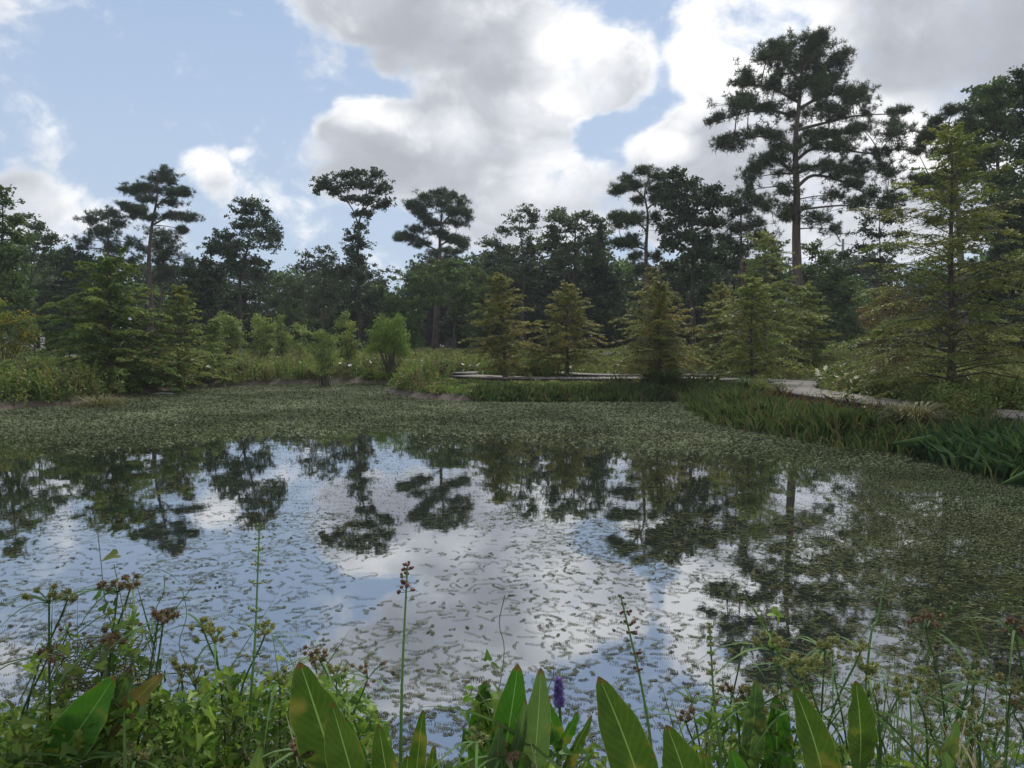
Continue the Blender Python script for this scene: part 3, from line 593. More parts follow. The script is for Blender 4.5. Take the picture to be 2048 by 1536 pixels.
make_tree('pine_tree', 'small dark flat topped pine peeping over the olive tree', 78,
  [(900, 690), (900, 600), (892, 510)], [(892, 498, 28, 6), (870, 508, 20, 5), (915, 505, 16, 5), (890, 516, 34, 6), (862, 524, 14, 4), (900, 530, 26, 7)], L_PINE2, BK_PINE, 'pine', .22, .36, 1.2, .5, group='tall pines beyond the meadow', flat=.4)
# the darker wood behind: prototypes, then copies with their crown and trunk
def far_tree(k):
    cx = 1024; D = 80; bl = []
    for i in range(13):
        t = i / 12; bl.append((cx + rs.uniform(-1, 1) * 62 * math.sqrt(max(.15, 1 - abs(t - .45) * 1.5)), 556 + t * 128, rs.uniform(28, 44), rs.uniform(13, 20)))
    r = make_tree('far_tree', 'dark leafy tree in the wooded backdrop beyond the meadow', D, [(cx, 700), (cx, 620), (cx, 570)], bl, L_DARK if k % 3 else L_MID, BK_DARK, 'leaf', .3, .42, 1.15, .8, group='dark trees of the wooded backdrop', depth=.7, clump=1.15)
    return r
protos = [far_tree(k) for k in range(5)]
def dup(root, loc, rz, sc=1.):
    r = root.copy(); C.objects.link(r); r.location = loc; r.rotation_euler = (0, 0, rz); r.scale = (sc, sc, sc)
    for ch in list(root.children):
        c_ = ch.copy(); C.objects.link(c_); c_.parent = r
    return r
spots = []
for row, (D, step, tilt) in enumerate(((72, 92, 0), (92, 80, 40))):
    x = -150 + tilt
    while x < 2230:
        spots.append((x + rs.uniform(-25, 25), D + rs.uniform(-6, 8), row)); x += step
used = set()
for i, (px, D, row) in enumerate(spots):
    if row == 0 and 820 < px < 960: D += 18
    X = (px - 1024) * D / F; k = i % 5; sc = rs.uniform(.82, 1.12) * (D / 80) * (1.08 if row else .98)
    if px < 120 or px > 1900: sc *= 1.15
    loc = (X, D, g1(X, D)); rz = rs.uniform(0, 6.28)
    if k not in used:
        used.add(k); protos[k].location = loc; protos[k].rotation_euler = (0, 0, rz); protos[k].scale = (sc,) * 3
    else: dup(protos[k], loc, rz, sc)

# lower trees filling in beneath the wood edge
for i, px in enumerate(np.arange(-60, 2150, 88)):
    if 1000 < px < 1020: continue
    px = px + rs.uniform(-20, 20); D = rs.uniform(62, 71); X = (px - 1024) * D / F; sc = rs.uniform(.42, .60)
    r_ = dup(protos[i % 5], (X, D, g1(X, D)), rs.uniform(0, 6.28), sc); r_['label'] = 'low dark tree filling in at the foot of the wood edge'; r_['group'] = 'low trees at the foot of the wood edge'; r_.name = 'understorey_tree'
# bald cypresses
cypress('largest cypress at the right, feathery yellow green tiers on a straight dark trunk', 1903, 262, 185, 17, L_CYP, .10, nb=150, leafs=.075, low=.05, dense=1.25)
cypress('broad green cypress with wide skirts at the far left shore', 218, 520, 128, 26, L_CYPG, .12, nb=110, leafs=.13, low=.05)
cypress('smaller olive cypress right of the broad far left one', 357, 575, 72, 28, L_CYP, .08, nb=75, leafs=.11, low=.16)
cypress('rust tinged cypress with bent top, leftmost of those by the boardwalk', 1010, 552, 72, 28.9, L_CYPO, .085, nb=85, leafs=.11, low=.12, lean=-12)
cypress('rust tinged cypress second from left along the boardwalk', 1134, 572, 74, 30.5, L_CYPO, .085, nb=85, leafs=.11, low=.14)
cypress('orange tinted cypress rising from a grass tuft on the shore', 1318, 572, 84, 26, L_CYPO, .08, nb=95, leafs=.10, low=.12, dense=1.15)
cypress('tall dull brown cypress behind the orange tinted one', 1305, 535, 56, 34, L_CYPX, .08, nb=80, leafs=.11, low=.1, dense=.8)
cypress('olive cypress in front of two taller ones beside the boardwalk bend', 1503, 560, 84, 24.3, L_CYP, .07, nb=85, leafs=.10, low=.12)
cypress('tall thin crowned cypress just right of the olive one at the bend', 1530, 470, 96, 30, L_CYP, .085, nb=85, leafs=.11, low=.14, dense=.8)
cypress('light green cypress in the meadow right of the tall thin one', 1600, 575, 82, 33, L_CYP, .08, nb=80, leafs=.12, low=.1)
cypress('dull olive cypress left of the thin crowned one', 1440, 575, 66, 33, L_CYPO, .08, nb=75, leafs=.12, low=.1)
cypress('pale green young cypress beside the far left olive cypress', 425, 640, 34, 31, L_SHRUB, .04, nb=60, leafs=.10, low=.06, dense=1.4)
# bright twin bush and the shrubs of the far bank
shrub('bright lime green bush with twin peaks in front of the dark wood', 34, 781, [(764, 650, 13, 18), (794, 648, 14, 18), (755, 672, 18, 20), (776, 668, 20, 22), (800, 674, 18, 22), (768, 692, 26, 16), (798, 696, 22, 16), (748, 698, 20, 12), (806, 704, 14, 10)], L_BRIGHT, leaf=.09, dens=1.6, sub=.26, group='shrubs on the far bank')
shrub('pale leafy shrub with rounded top beside the pale young cypress', 38, 456, [(445, 640, 18, 18), (465, 650, 18, 20), (455, 665, 24, 20), (475, 680, 18, 20), (450, 695, 24, 16)], L_SHRUB, leaf=.12, group='shrubs on the far bank')
shrub('tall grey green shrub right of the thin pale post', 40, 525, [(520, 640, 18, 14), (540, 655, 16, 16), (515, 665, 18, 18), (535, 685, 22, 18), (515, 700, 20, 14)], L_SHRUB, leaf=.12, group='shrubs on the far bank')
shrub('shrub with knobbly leaf clusters right of the tall grey green one', 42, 562, [(562, 640, 9, 12), (555, 660, 14, 16), (570, 680, 16, 20), (555, 700, 18, 14)], L_SHRUB, leaf=.13, group='shrubs on the far bank')
shrub('twiggy open shrub left of the olive bush', 40, 600, [(592, 655, 14, 10), (610, 665, 14, 12), (595, 690, 18, 18), (612, 700, 14, 14)], L_SHRUB, leaf=.12, dens=.6, group='shrubs on the far bank')
shrub('dense olive bush at the water side of the far bank', 31, 648, [(640, 668, 14, 12), (655, 685, 18, 16), (635, 700, 22, 18), (660, 715, 24, 18), (642, 735, 26, 14)], L_SHRUB, leaf=.10, dens=1.3, group='shrubs on the far bank')
shrub('tall pale topped shrub left of the twin peaked bush', 37, 695, [(690, 628, 9, 9), (682, 645, 12, 12), (700, 652, 14, 12), (690, 675, 20, 16), (705, 695, 20, 18), (685, 705, 18, 14)], L_SHRUB, leaf=.12, group='shrubs on the far bank')
shrub('tangled reddish brown bush behind the largest cypress', 20.5, 1785, [(1760, 590, 26, 20), (1800, 600, 34, 26), (1745, 630, 30, 30), (1790, 650, 50, 34), (1755, 690, 44, 30), (1820, 700, 40, 34), (1780, 740, 60, 28)], L_RED, name='shrub', leaf=.07, dens=.85, sub=.26, group=None)
shrub('yellow tipped bush cut by the left edge of the view', 32, 15, [(0, 610, 20, 12), (14, 640, 24, 20), (-10, 670, 30, 24), (45, 640, 22, 18), (60, 665, 24, 22), (25, 690, 40, 20)], L_YEL, leaf=.11, group=None)
shrub('fresh green bush in front of the parked car', 30, 78, [(62, 715, 16, 10), (85, 720, 20, 14), (70, 738, 30, 12)], L_BRIGHT, leaf=.09, up=True, group=None)
shrub('bright green leafy clump low at the left edge', 22, 10, [(-10, 745, 24, 12), (20, 750, 18, 10), (5, 765, 26, 12)], L_BRIGHT, leaf=.08, group=None)
# ---------------------------------------------------------------- boardwalk
DZ = .50
def dk(px, py, z=DZ):
    d = ray(px, py); t = (z - EYE) / d[2]; return [d[0] * t, d[1] * t]
def boards_mat():
    m, b, o = newmat('weathered_boards')
    a = b.n('ShaderNodeAttribute', attribute_name='tint'); g = b.n('ShaderNodeNewGeometry')
    nz = b.noise(g.outputs['Position'], 9, 5, .7).outputs[0]
    c = b.mixc(a.outputs['Fac'], (.17, .148, .125), (.33, .295, .25)); c = b.mixc(b.ss(nz, .45, .75), c, (.12, .105, .09))
    p = b.n('ShaderNodeBsdfPrincipled'); b.lk(c, p.inputs['Base Color']); p.inputs['Roughness'].default_value = .8
    b.lk(p.outputs[0], o.inputs[0]); return m
M_BOARD = boards_mat(); M_BEAM = plain('dark_timber', (.09, .075, .06), .85, c2=(.05, .042, .035))
def boardwalk(label, pts, width=1.45, step=.15):
    path = smooth_path([[p[0], p[1], DZ] for p in pts], 10)
    seg = np.linalg.norm(np.diff(path, axis=0), axis=1); cum = np.concatenate([[0], np.cumsum(seg)]); Ltot = cum[-1]
    root = empty('boardwalk', (path[0][0], path[0][1], g1(path[0][0], path[0][1])), label, 'boardwalk'); org = np.array(root.location)
    def P(s): return np.array([np.interp(s, cum, path[:, k]) for k in range(3)])
    def N(s):
        t = P(min(s + .05, Ltot)) - P(max(s - .05, 0)); t /= np.linalg.norm(t); return np.array([t[1], -t[0], 0])
    a = Acc(); s_ = 0.
    while s_ < Ltot - step:
        e0, e1 = s_ + .006, s_ + step - .006; A, B = P(e0), P(e1); na, nb2 = N(e0), N(e1); w_ = width / 2 + rs.normal() * .008; dz = rs.normal() * .003
        top = [A - na * w_, A + na * w_, B + nb2 * w_, B - nb2 * w_]; V = np.array(top + [v - [0, 0, .035] for v in top]); V[:, 2] += dz
        a.add(V, [[0, 1, 2, 3], [7, 6, 5, 4], [0, 4, 5, 1], [1, 5, 6, 2], [2, 6, 7, 3], [3, 7, 4, 0]], rs.random()); s_ += step
    a.build('deck_boards', M_BOARD, root, org)
    ss_ = np.arange(0, Ltot, .4)
    for sg in (-1, 1):
        a = Acc(); V = []
        for q in ss_:
            p_ = P(q) + N(q) * sg * (width / 2 - .07)
            for dx, dz in ((-.025, -.037), (.025, -.037), (.025, -.20), (-.025, -.20)): V.append(p_ + N(q) * dx + [0, 0, dz])
        k = len(ss_); Fc = [[r * 4 + i, r * 4 + (i + 1) % 4, r * 4 + 4 + (i + 1) % 4, r * 4 + 4 + i] for r in range(k - 1) for i in range(4)]
        a.add(V, Fc); a.build('edge_beam', M_BEAM, root, org)
        for q in np.arange(.8, Ltot, 2.4):
            p_ = P(q) + N(q) * sg * (width / 2 - .17); gg = g1(p_[0], p_[1]) - .1
            a = Acc(); box(a, [p_[0], p_[1], (gg + DZ - .04) / 2], [.11, .11, DZ - .04 - gg]); a.build('post', M_BEAM, root, org)
    return path
W1 = [dk(2170, 840), dk(2048, 829), dk(1961, 821), dk(1844, 810.5), dk(1745, 800), dk(1670, 790), dk(1610, 781), dk(1578, 774), dk(1588, 767.5), dk(1590, 763), dk(1540, 760), dk(1450, 757.2), dk(1380, 755.5), dk(1200, 755.2), dk(1060, 754.5), dk(985, 753), dk(925, 749.5)]
W2 = [dk(925, 745.5), dk(1000, 742), dk(1070, 742.5), dk(1180, 748.3), dk(1290, 749), dk(1400, 748.6), dk(1480, 748), dk(1580, 747.6), dk(1700, 746)]
PW1 = boardwalk('weathered plank boardwalk curving along the near shore past the cypresses', W1)
PW2 = boardwalk('second stretch of plank boardwalk lying behind the near one', W2, 1.2)
PW = np.vstack([PW1, PW2])[:, :2]
def dwalk(X, Y):
    return np.sqrt(((X[:, None] - PW[None, ::2, 0]) ** 2 + (Y[:, None] - PW[None, ::2, 1]) ** 2).min(1))

# ---------------------------------------------------------------- road, car, sign, posts
m, b, o = newmat('pale_road'); g = b.n('ShaderNodeNewGeometry'); nz = b.noise(g.outputs['Position'], 3, 6, .7).outputs[0]
p = b.n('ShaderNodeBsdfPrincipled'); b.lk(b.mixc(nz, (.24, .23, .22), (.40, .38, .35)), p.inputs['Base Color']); p.inputs['Roughness'].default_value = .9; b.lk(p.outputs[0], o.inputs[0]); M_ROAD = m
RY0, RY1 = 47., 54.
def road_z(x, y): return g1(x, 50.) + .10
a = Acc(); xr = np.linspace(-75, -26.5, 50); V = []
for x_ in xr:
    z_ = road_z(x_, 50)
    for y_, dz in ((RY0 - .4, -.25), (RY0, 0), (RY1, 0), (RY1 + .4, -.25)): V.append([x_, y_ + 1.2 * sin(x_ * .1), z_ + dz])
a.add(V, [[r * 4 + i, r * 4 + 4 + i, r * 4 + 5 + i, r * 4 + 1 + i] for r in range(49) for i in range(3)]); tag(a.build('road', M_ROAD), kind='structure')
M_PAINT = plain('dark_car_paint', (.05, .055, .065), .25, .3, c2=(.045, .05, .06), coat=1.)
M_GLASS = plain('tinted_glass', (.10, .13, .15), .05, 0, c2=(.09, .12, .14)); M_TYRE = plain('rubber', (.02, .02, .02), .9)
M_RIM = plain('alloy', (.55, .56, .58), .3, .9); M_LAMP = plain('lamp_glass', (.75, .77, .8), .1); M_CHROME = plain('bright_trim', (.7, .71, .73), .15, 1.)
def car(x, y, rz):
    z = road_z(x, y) + .003; root = empty('parked_car', (x, y, z), 'dark car with bright windscreen parked on the road behind the far left bushes', 'car'); root.rotation_euler = (0, 0, rz)
    prof = [(-2.25, .38, .62), (-2.2, .62, .74), (-1.9, .84, .80), (-1.0, .93, .84), (0, .95, .86), (1.1, .92, .84), (1.9, .78, .8), (2.2, .6, .74), (2.28, .38, .62)]
    a = Acc(); V = []
    for xx, zt, hw in prof:
        for yy, zz in ((-hw, .24), (-hw - .03, .5), (-hw, zt - .06), (-hw + .12, zt), (hw - .12, zt), (hw, zt - .06), (hw + .03, .5), (hw, .24)): V.append([xx, yy, zz])
    n_ = len(prof); Fc = [[r * 8 + i, r * 8 + (i + 1) % 8, r * 8 + 8 + (i + 1) % 8, r * 8 + 8 + i] for r in range(n_ - 1) for i in range(8)]
    a.add(V, Fc); a.add(V[:8], [[0, 1, 2, 3, 4, 5, 6, 7]]); a.add(V[-8:], [[7, 6, 5, 4, 3, 2, 1, 0]])
    body = a.build('body', M_PAINT, root, None, True)
    a = Acc(); cab = [(-1.75, .88, .70), (-1.1, 1.36, .60), (-.4, 1.46, .58), (.35, 1.42, .58), (1.25, .90, .70)]; V = []
    for xx, zt, hw in cab: V += [[xx, -hw, zt], [xx, hw, zt]]
    for xx, zt, hw in cab: V += [[xx, -.76, .86], [xx, .76, .86]]
    Fc = [[2 * r, 2 * r + 1, 2 * r + 3, 2 * r + 2] for r in range(4)] + [[10 + 2 * r, 2 * r, 2 * r + 2, 12 + 2 * r] for r in range(4)] + [[11 + 2 * r, 13 + 2 * r, 2 * r + 3, 2 * r + 1] for r in range(4)]
    a.add(V, Fc, mat=[1, 0, 0, 1] + [1] * 8); a.build('cabin', [M_PAINT, M_GLASS], root)
    for xx in (-1.4, 1.4):
        for yy in (-.80, .80):
            a = Acc(); t = np.linspace(0, 2 * pi, 25)[:-1]; V = np.concatenate([np.stack([xx + .33 * np.cos(t), 0 * t + yy + q, .33 + .33 * np.sin(t)], 1) for q in (-.1, .1)]); i = np.arange(24); j = (i + 1) % 24
            a.add(V, np.stack([i, j, j + 24, i + 24], 1)); a.add(V[:24], [list(range(24))]); a.add(V[24:], [list(range(23, -1, -1))]); wh_ = a.build('wheel', M_TYRE, root)
            a = Acc(); s1 = 1 if yy > 0 else -1; V = np.concatenate([np.stack([xx + r_ * np.cos(t), 0 * t + yy + s1 * q, .33 + r_ * np.sin(t)], 1) for r_, q in ((.21, .105), (.08, .115))]); a.add(V, np.stack([i, j, j + 24, i + 24], 1)); a.add(V[24:], [list(range(24))]); a.build('rim', M_RIM, wh_)
    for yy in (-.55, .55):
        a = Acc(); box(a, [2.22, yy, .62], [.12, .32, .14]); a.build('headlight', M_LAMP, root)
    a = Acc(); box(a, [2.27, 0, .55], [.05, .7, .12]); a.build('grille', M_CHROME, root)
    a = Acc(); box(a, [.62, 0, 1.30], [.16, 1.14, .03]); a.build('windscreen_trim', M_CHROME, root)
car((36 - 1024) * 49.5 / F - 1.4, 49.5, R(-8))
M_POST = plain('grey_metal_post', (.33, .34, .35), .5, .6); M_SW = plain('sign_white', (.78, .76, .74), .5, c2=(.7, .68, .66)); M_SR = plain('sign_red', (.50, .16, .13), .5); M_SK = plain('sign_dark', (.05, .05, .055), .6)
x_, y_ = (88 - 1024) * 45 / F, 45.; z_ = g1(x_, y_)
r = empty('road_sign', (x_, y_, z_), 'small double plate road sign on a post beside the parked car', 'sign')
def part(nm, c_, s_, mat, par, org):
    a = Acc(); box(a, c_, s_); return a.build(nm, mat, par, org)
org = np.array([x_, y_, z_]); zt = at(88, 675, 45)[2]
part('post', [x_, y_, (z_ + zt) / 2 - .1], [.05, .05, zt - z_ + .1], M_POST, r, org)
pl = part('upper_plate', [x_, y_ - .045, zt - .14], [.27, .012, .32], M_SW, r, org)
a = Acc()
for (cx_, cz_, sx_, sz_) in ((0, .125, .21, .025), (0, -.125, .21, .025), (-.10, 0, .02, .25), (.10, 0, .02, .25)): box(a, [x_ + cx_, y_ - .054, zt - .14 + cz_], [sx_, .004, sz_])
a.build('red_border', M_SR, pl, org); part('dark_mark', [x_, y_ - .054, zt - .12], [.07, .004, .12], M_SK, pl, org)
pl = part('lower_plate', [x_, y_ - .045, zt - .50], [.27, .012, .34], M_SW, r, org); part('dark_band', [x_, y_ - .054, zt - .42], [.23, .004, .07], M_SK, pl, org)
x_, y_ = (483 - 1024) * 44 / F, 44.; z_ = g1(x_, y_); zt = at(483, 653, 44)[2]; r = empty('marker_post', (x_, y_, z_), 'thin pale metal post standing among the far bank shrubs', 'post'); org = np.array([x_, y_, z_])
a = Acc(); tube(a, [[x_, y_, z_ - .1], [x_, y_, zt]], .045, 8); a.build('pole', M_POST, r, org); part('cap', [x_, y_, zt + .02], [.12, .12, .04], M_POST, r, org)
x_, y_ = (1216 - 1024) * 46 / F, 46.; zt = at(1216, 706, 46)[2]; z_ = min(g1(x_, y_), zt - .5); r = empty('bench', (x_, y_, z_), 'small grey bench far off in the meadow left of the orange tinted cypress', 'bench'); org = np.array([x_, y_, z_])
part('seat', [x_, y_, zt - .3], [1.0, .42, .05], M_POST, r, org); part('backrest', [x_, y_ + .22, zt - .1], [1.0, .05, .30], M_POST, r, org)
for sx_ in (-.42, .42): part('leg', [x_ + sx_, y_, (z_ + zt - .32) / 2], [.07, .4, zt - .33 - z_], M_POST, r, org)
# power pole with its lines
D = 92; X = (1680 - 1024) * D / F; gzp = g1(X, D); zt = at(1680, 478, D)[2]; s = D / F
r = empty('power_pole', (X, D, gzp), 'tall pale power pole with slanted arm rising behind the trees', 'pole'); org = np.array([X, D, gzp])
M_POLE = plain('concrete_pole', (.30, .30, .31), .8)
a = Acc(); tube(a, [[X, D, gzp - .2], [X, D, zt]], [.20, .14], 10); a.build('pole', M_POLE, r, org)
a = Acc(); tube(a, [at(1681, 484, D), at(1673, 468, D)], .09, 6); a.build('slanted_arm', M_POLE, r, org)
a = Acc(); tube(a, [at(1680, 492, D) + [0, 0, 0], at(1672, 488, D)], .09, 6); tube(a, [at(1680, 492, D), at(1687, 489, D)], .07, 6); a.build('crossarm', M_POLE, r, org)
for q in ((1672, 486), (1687, 487), (1673, 466)):
    a = Acc(); c_ = at(*q, D); tube(a, [c_ + [0, 0, -.12], c_ + [0, 0, .15]], [.10, .06], 8); a.build('insulator', M_SW, r, org)
for q0, q1 in (((1672, 486), (1560, 520)), ((1673, 466), (1540, 505)), ((1687, 487), (1860, 470))):
    A_, B_ = at(*q0, D), at(*q1, D + 6); t = np.linspace(0, 1, 14)[:, None]; q = A_ * (1 - t) + B_ * t; q[:, 2] -= (4 * t * (1 - t))[:, 0] * .7
    a = Acc(); tube(a, q, .022, 4); a.build('power_line', M_SK, r, org)

# ---------------------------------------------------------------- plants of the banks and the meadow
L_MEAD = leafmat('meadow_foliage', [(.10, .145, .04), (.16, .21, .05), (.21, .25, .07), (.27, .24, .10), (.22, .16, .09)], .35, vary=.35)
L_SHORE = leafmat('shore_foliage', [(.06, .105, .028), (.115, .175, .04), (.17, .235, .055), (.25, .235, .085), (.20, .14, .08)], .35, vary=.35)
L_PICK = leafmat('pickerelweed_leaf', [(.025, .05, .016), (.045, .085, .024), (.085, .135, .034), (.13, .15, .055), (.11, .08, .04)], .3, .5, .3)
L_DRY = leafmat('dry_grass', [(.15, .14, .06), (.22, .18, .10), (.12, .14, .045)], .35)
L_SMART = leafmat('reddish_smartweed', [(.10, .055, .04), (.16, .07, .055), (.08, .09, .035)], .3)
def cap_h(X, Y, h, py):
    return np.clip(np.minimum(h, EYE - (py - 682) / F * Y - gz(X, Y)), .05, 2)
def scatter(n, x0, x1, y0, y1):
    return rs.uniform(x0, x1, n), rs.uniform(y0, y1, n)
def frustum(n, y0, y1, pad=1.06, power=1.):
    Y = y0 + (y1 - y0) * rs.random(n) ** power; X = rs.uniform(-1, 1, n) * (Y * .69 * pad + .5); return X, Y
def clumps(acc, X, Y, h, r, k, leaf, up=.2, asp=.42, mat=0, vert=0.):
    n = len(X); g_ = gz(X, Y)
    v = unit(rs.normal(size=(n * k, 3))) * (rs.random(n * k) ** .4)[:, None]; v[:, 2] = np.abs(v[:, 2])
    H = np.repeat(h, k); Rr = np.repeat(r, k)
    P_ = np.stack([np.repeat(X, k) + v[:, 0] * Rr, np.repeat(Y, k) + v[:, 1] * Rr, np.repeat(g_, k) + v[:, 2] * H], 1)
    sz = np.repeat(leaf, k) * (.6 + .8 * rs.random(n * k))
    leaves(acc, P_, sz, asp, up, np.repeat(np.clip(rs.random(n) ** 1.1, 0, 1), k) * .8 + rs.random(n * k) * .2, mat, axis=np.array([0, 0, vert]) if vert else None)
def blades(acc, X, Y, h, n_per, spread, wd, mat=0, lean=.35, z=None, tint=None):
    """narrow upright leaves rising from tufts"""
    n = len(X); g_ = gz(X, Y) if z is None else z; N_ = n * n_per
    B = np.stack([np.repeat(X, n_per), np.repeat(Y, n_per), np.repeat(g_, n_per) - .02], 1); B[:, :2] += rs.normal(size=(N_, 2)) * spread
    H = np.repeat(h, n_per) * (.6 + .5 * rs.random(N_)); dr = rs.normal(size=(N_, 2)) * lean
    M_ = B + np.stack([dr[:, 0] * H * .3, dr[:, 1] * H * .3, H * .55], 1); T_ = B + np.stack([dr[:, 0] * H, dr[:, 1] * H, H * (1 - .25 * (dr ** 2).sum(1))], 1)
    s_ = unit(np.stack([rs.normal(size=N_), rs.normal(size=N_) * .5, 0 * H], 1)) * (np.broadcast_to(wd, (n,)).repeat(n_per) / 2)[:, None]
    V = np.stack([B - s_ * .3, B + s_ * .3, M_ + s_, T_, M_ - s_], 1).reshape(-1, 3)
    t = rs.random(N_) if tint is None else np.clip(np.broadcast_to(tint, (n,)).repeat(n_per) + rs.normal(size=N_) * .15, 0, 1)
    acc.add(V, np.arange(5 * N_).reshape(-1, 5), np.repeat(t, 5), mat)
def keep(X, Y, *conds):
    k = np.ones(len(X), bool)
    for c_ in conds: k &= c_
    return X[k], Y[k]
mn = lambda X, Y, sc: np.array([mnoise.noise(Vector((x * sc, y * sc, 3.1))) for x, y in zip(X, Y)])
walkcap = lambda X, Y, h: np.where((X > -3.2) & (dwalk(X, Y) < 6.5) & (Y < np.interp(X, PW1[::-1, 0][np.argsort(PW1[::-1, 0])], PW1[::-1, 1][np.argsort(PW1[::-1, 0])])), np.minimum(h, np.maximum(.08, .36 + .14 * mn(X, Y, 1.1) + .07 * rs.normal(size=len(X)) - gz(X, Y))), h)
# thick growth on the shores
acc = Acc()
X, Y = frustum(24000, 9.5, 44, 1.1, 1.2); d = sdist(X, Y); dw = dwalk(X, Y); X, Y = keep(X, Y, d > np.where(X < -8, .08, .28), d < 5.5, dw > 1.15, ~((X > 3.4) & (d < .7) & (Y < 22) & (rs.random(len(X)) < .65)))
nn = mn(X, Y, .55); h = .50 + .55 * np.clip(nn + .45, 0, 1) + rs.random(len(X)) * .22; h *= np.clip(sdist(X, Y) / .7 + np.where(X < -8, .5, 0), .4, 1)
h = walkcap(X, Y, cap_h(X, Y, h, 716)); h = np.where(X > 2.5, h * .85, h)
clumps(acc, X, Y, h, rs.uniform(.18, .36, len(X)), 72, .055 + .0022 * Y)
blades(acc, X[::4], Y[::4], h[::4] * 1.15, 7, .14, .018 + .0009 * Y[::4], lean=.3)
# taller growth leaning over the boardwalk edges
X = rs.uniform(5, 12, 2600); Y = rs.uniform(12.5, 26, 2600); dw = dwalk(X, Y); X, Y = keep(X, Y, dw > .72, dw < 1.5, sdist(X, Y) > .5, mn(X, Y, .8) + .15 * rs.normal(size=len(X)) > .26)
clumps(acc, X, Y, .50 + .25 * rs.random(len(X)), rs.uniform(.16, .30, len(X)), 60, .04 + .002 * Y)
X = rs.uniform(8.3, 9.6, 260); Y = rs.uniform(13.9, 15.6, 260); dw = dwalk(X, Y); X, Y = keep(X, Y, dw > .70, X / Y > .56)
clumps(acc, X, Y, .62 + .25 * rs.random(len(X)), rs.uniform(.18, .32, len(X)), 70, .07 + 0 * X)
tag(acc.build('bank_plants', L_SHORE), 'dense leafy weeds and grasses crowding the pond banks', 'bank plants', kind='stuff')
# meadow further back
acc = Acc()
X, Y = frustum(9500, 14, 78, 1.1, .85); d = sdist(X, Y); dw = dwalk(X, Y)
rd = (X < -26) & (Y > RY0 - 2) & (Y < RY1 + 2.2)
sight = (X / Y < -.57) & (X / Y > -.66) & (Y > 32) & (Y < RY0)
X, Y = keep(X, Y, d > 3.5, dw > 1.5, ~rd)
h = .35 + .5 * np.clip(mn(X, Y, .25) + .5, 0, 1) + .2 * rs.random(len(X)); h = cap_h(X, Y, h, 697)
sg = (X / Y < -.575) & (X / Y > -.66) & (Y < RY0); h = np.where(sg, np.clip(np.minimum(h, EYE - 28 / F * Y - gz(X, Y)), .05, 1), h)
h = walkcap(X, Y, h)
clumps(acc, X, Y, h, rs.uniform(.35, .6, len(X)) * (.7 + Y / 60), 42, .05 + .0028 * Y)
blades(acc, X[::2], Y[::2], h[::2] * 1.1, 9, .3, .015 + .0012 * Y[::2], lean=.25)
tag(acc.build('meadow_plants', L_MEAD), 'tangled green and olive meadow growth behind the pond', 'meadow plants', kind='stuff')
# dry tufts
acc = Acc(); X, Y = frustum(700, 11, 45, 1.05); d = sdist(X, Y); X, Y = keep(X, Y, d > .3, d < 6, dwalk(X, Y) > 1.2, ~((X > 5) & (Y < 13.5))); h = walkcap(X, Y, cap_h(X, Y, rs.uniform(.4, .9, len(X)), 705)) * 1.12
blades(acc, X, Y, h, 16, .12, .012 + .0006 * Y, lean=.35); tag(acc.build('dry_grass', L_DRY), 'straw coloured dry grass tufts scattered over the banks', 'dry grass', kind='stuff')
# pickerelweed fringe on the right bank and below the boardwalk
acc = Acc()
X, Y = scatter(26000, 3., 13, 8.5, 26); d = sdist(X, Y); X, Y = keep(X, Y, d > -.30, d < 1.5, X / Y < .76, dwalk(X, Y) > .9, (rs.random(len(X)) < 1.25 - .6 * np.abs(d)))
sel = rs.random(len(X)) < .30 + .3 * mn(X, Y, 1.3); X, Y = X[sel], Y[sel]
h = rs.uniform(.16, .46, len(X)) * (1 + .8 * mn(X, Y, 1.1)); z = np.maximum(gz(X, Y), -.05)
blades(acc, X, Y, h, 13, .12, .022 + .0008 * Y, lean=.38, z=z)
X, Y = scatter(9000, -1.2, 6.2, 23, 25.6); d = sdist(X, Y); X, Y = keep(X, Y, d > -.15, d < .9); X, Y = X[::3], Y[::3]
blades(acc, X, Y, rs.uniform(.2, .34, len(X)), 6, .07, .06, lean=.4, z=np.maximum(gz(X, Y), -.03))
tag(acc.build('pickerelweed', L_PICK), 'fringe of upright glossy lance shaped leaves at the water edge', 'water plants', kind='stuff')
acc = Acc()
X, Y = scatter(5000, 6.5, 12.5, 11.5, 22.5); dw = dwalk(X, Y); X, Y = keep(X, Y, dw > .95, dw < 2.0, sdist(X, Y) > .5, Y < np.interp(X, np.sort(PW1[:60, 0]), PW1[:60, 1][np.argsort(PW1[:60, 0])])); X, Y = X[::3], Y[::3]
sel = mn(X, Y, 1.6) + .25 * rs.normal(size=len(X)) > -.12; X, Y = X[sel], Y[sel]; h = np.maximum(.15, .58 - gz(X, Y) + .12 * rs.normal(size=len(X))); blades(acc, X, Y, h, 5, .06, .03, lean=.3); 
tag(acc.build('smartweed', L_SMART), 'reddish brown weed stems along the near edge of the boardwalk', 'weeds', kind='stuff')
# broad leafed dark clump at the lower right shore
acc = Acc(); X, Y = scatter(2600, 5.8, 8.6, 9.0, 12.4); d = sdist(X, Y); X, Y = keep(X, Y, d > -.25, d < 1.1, X / Y > .55); X, Y = X[::3], Y[::3]
blades(acc, X, Y, rs.uniform(.32, .5, len(X)), 9, .10, .07, lean=.5, z=np.maximum(gz(X, Y), 0)); tag(acc.build('broad_leaf_plants', leafmat('dark_glossy_leaf', [(.025, .06, .022), (.045, .095, .035), (.075, .135, .05)], .25, .45, .3)), 'dark broad leafed plants massed at the right edge shore', 'water plants', kind='stuff')
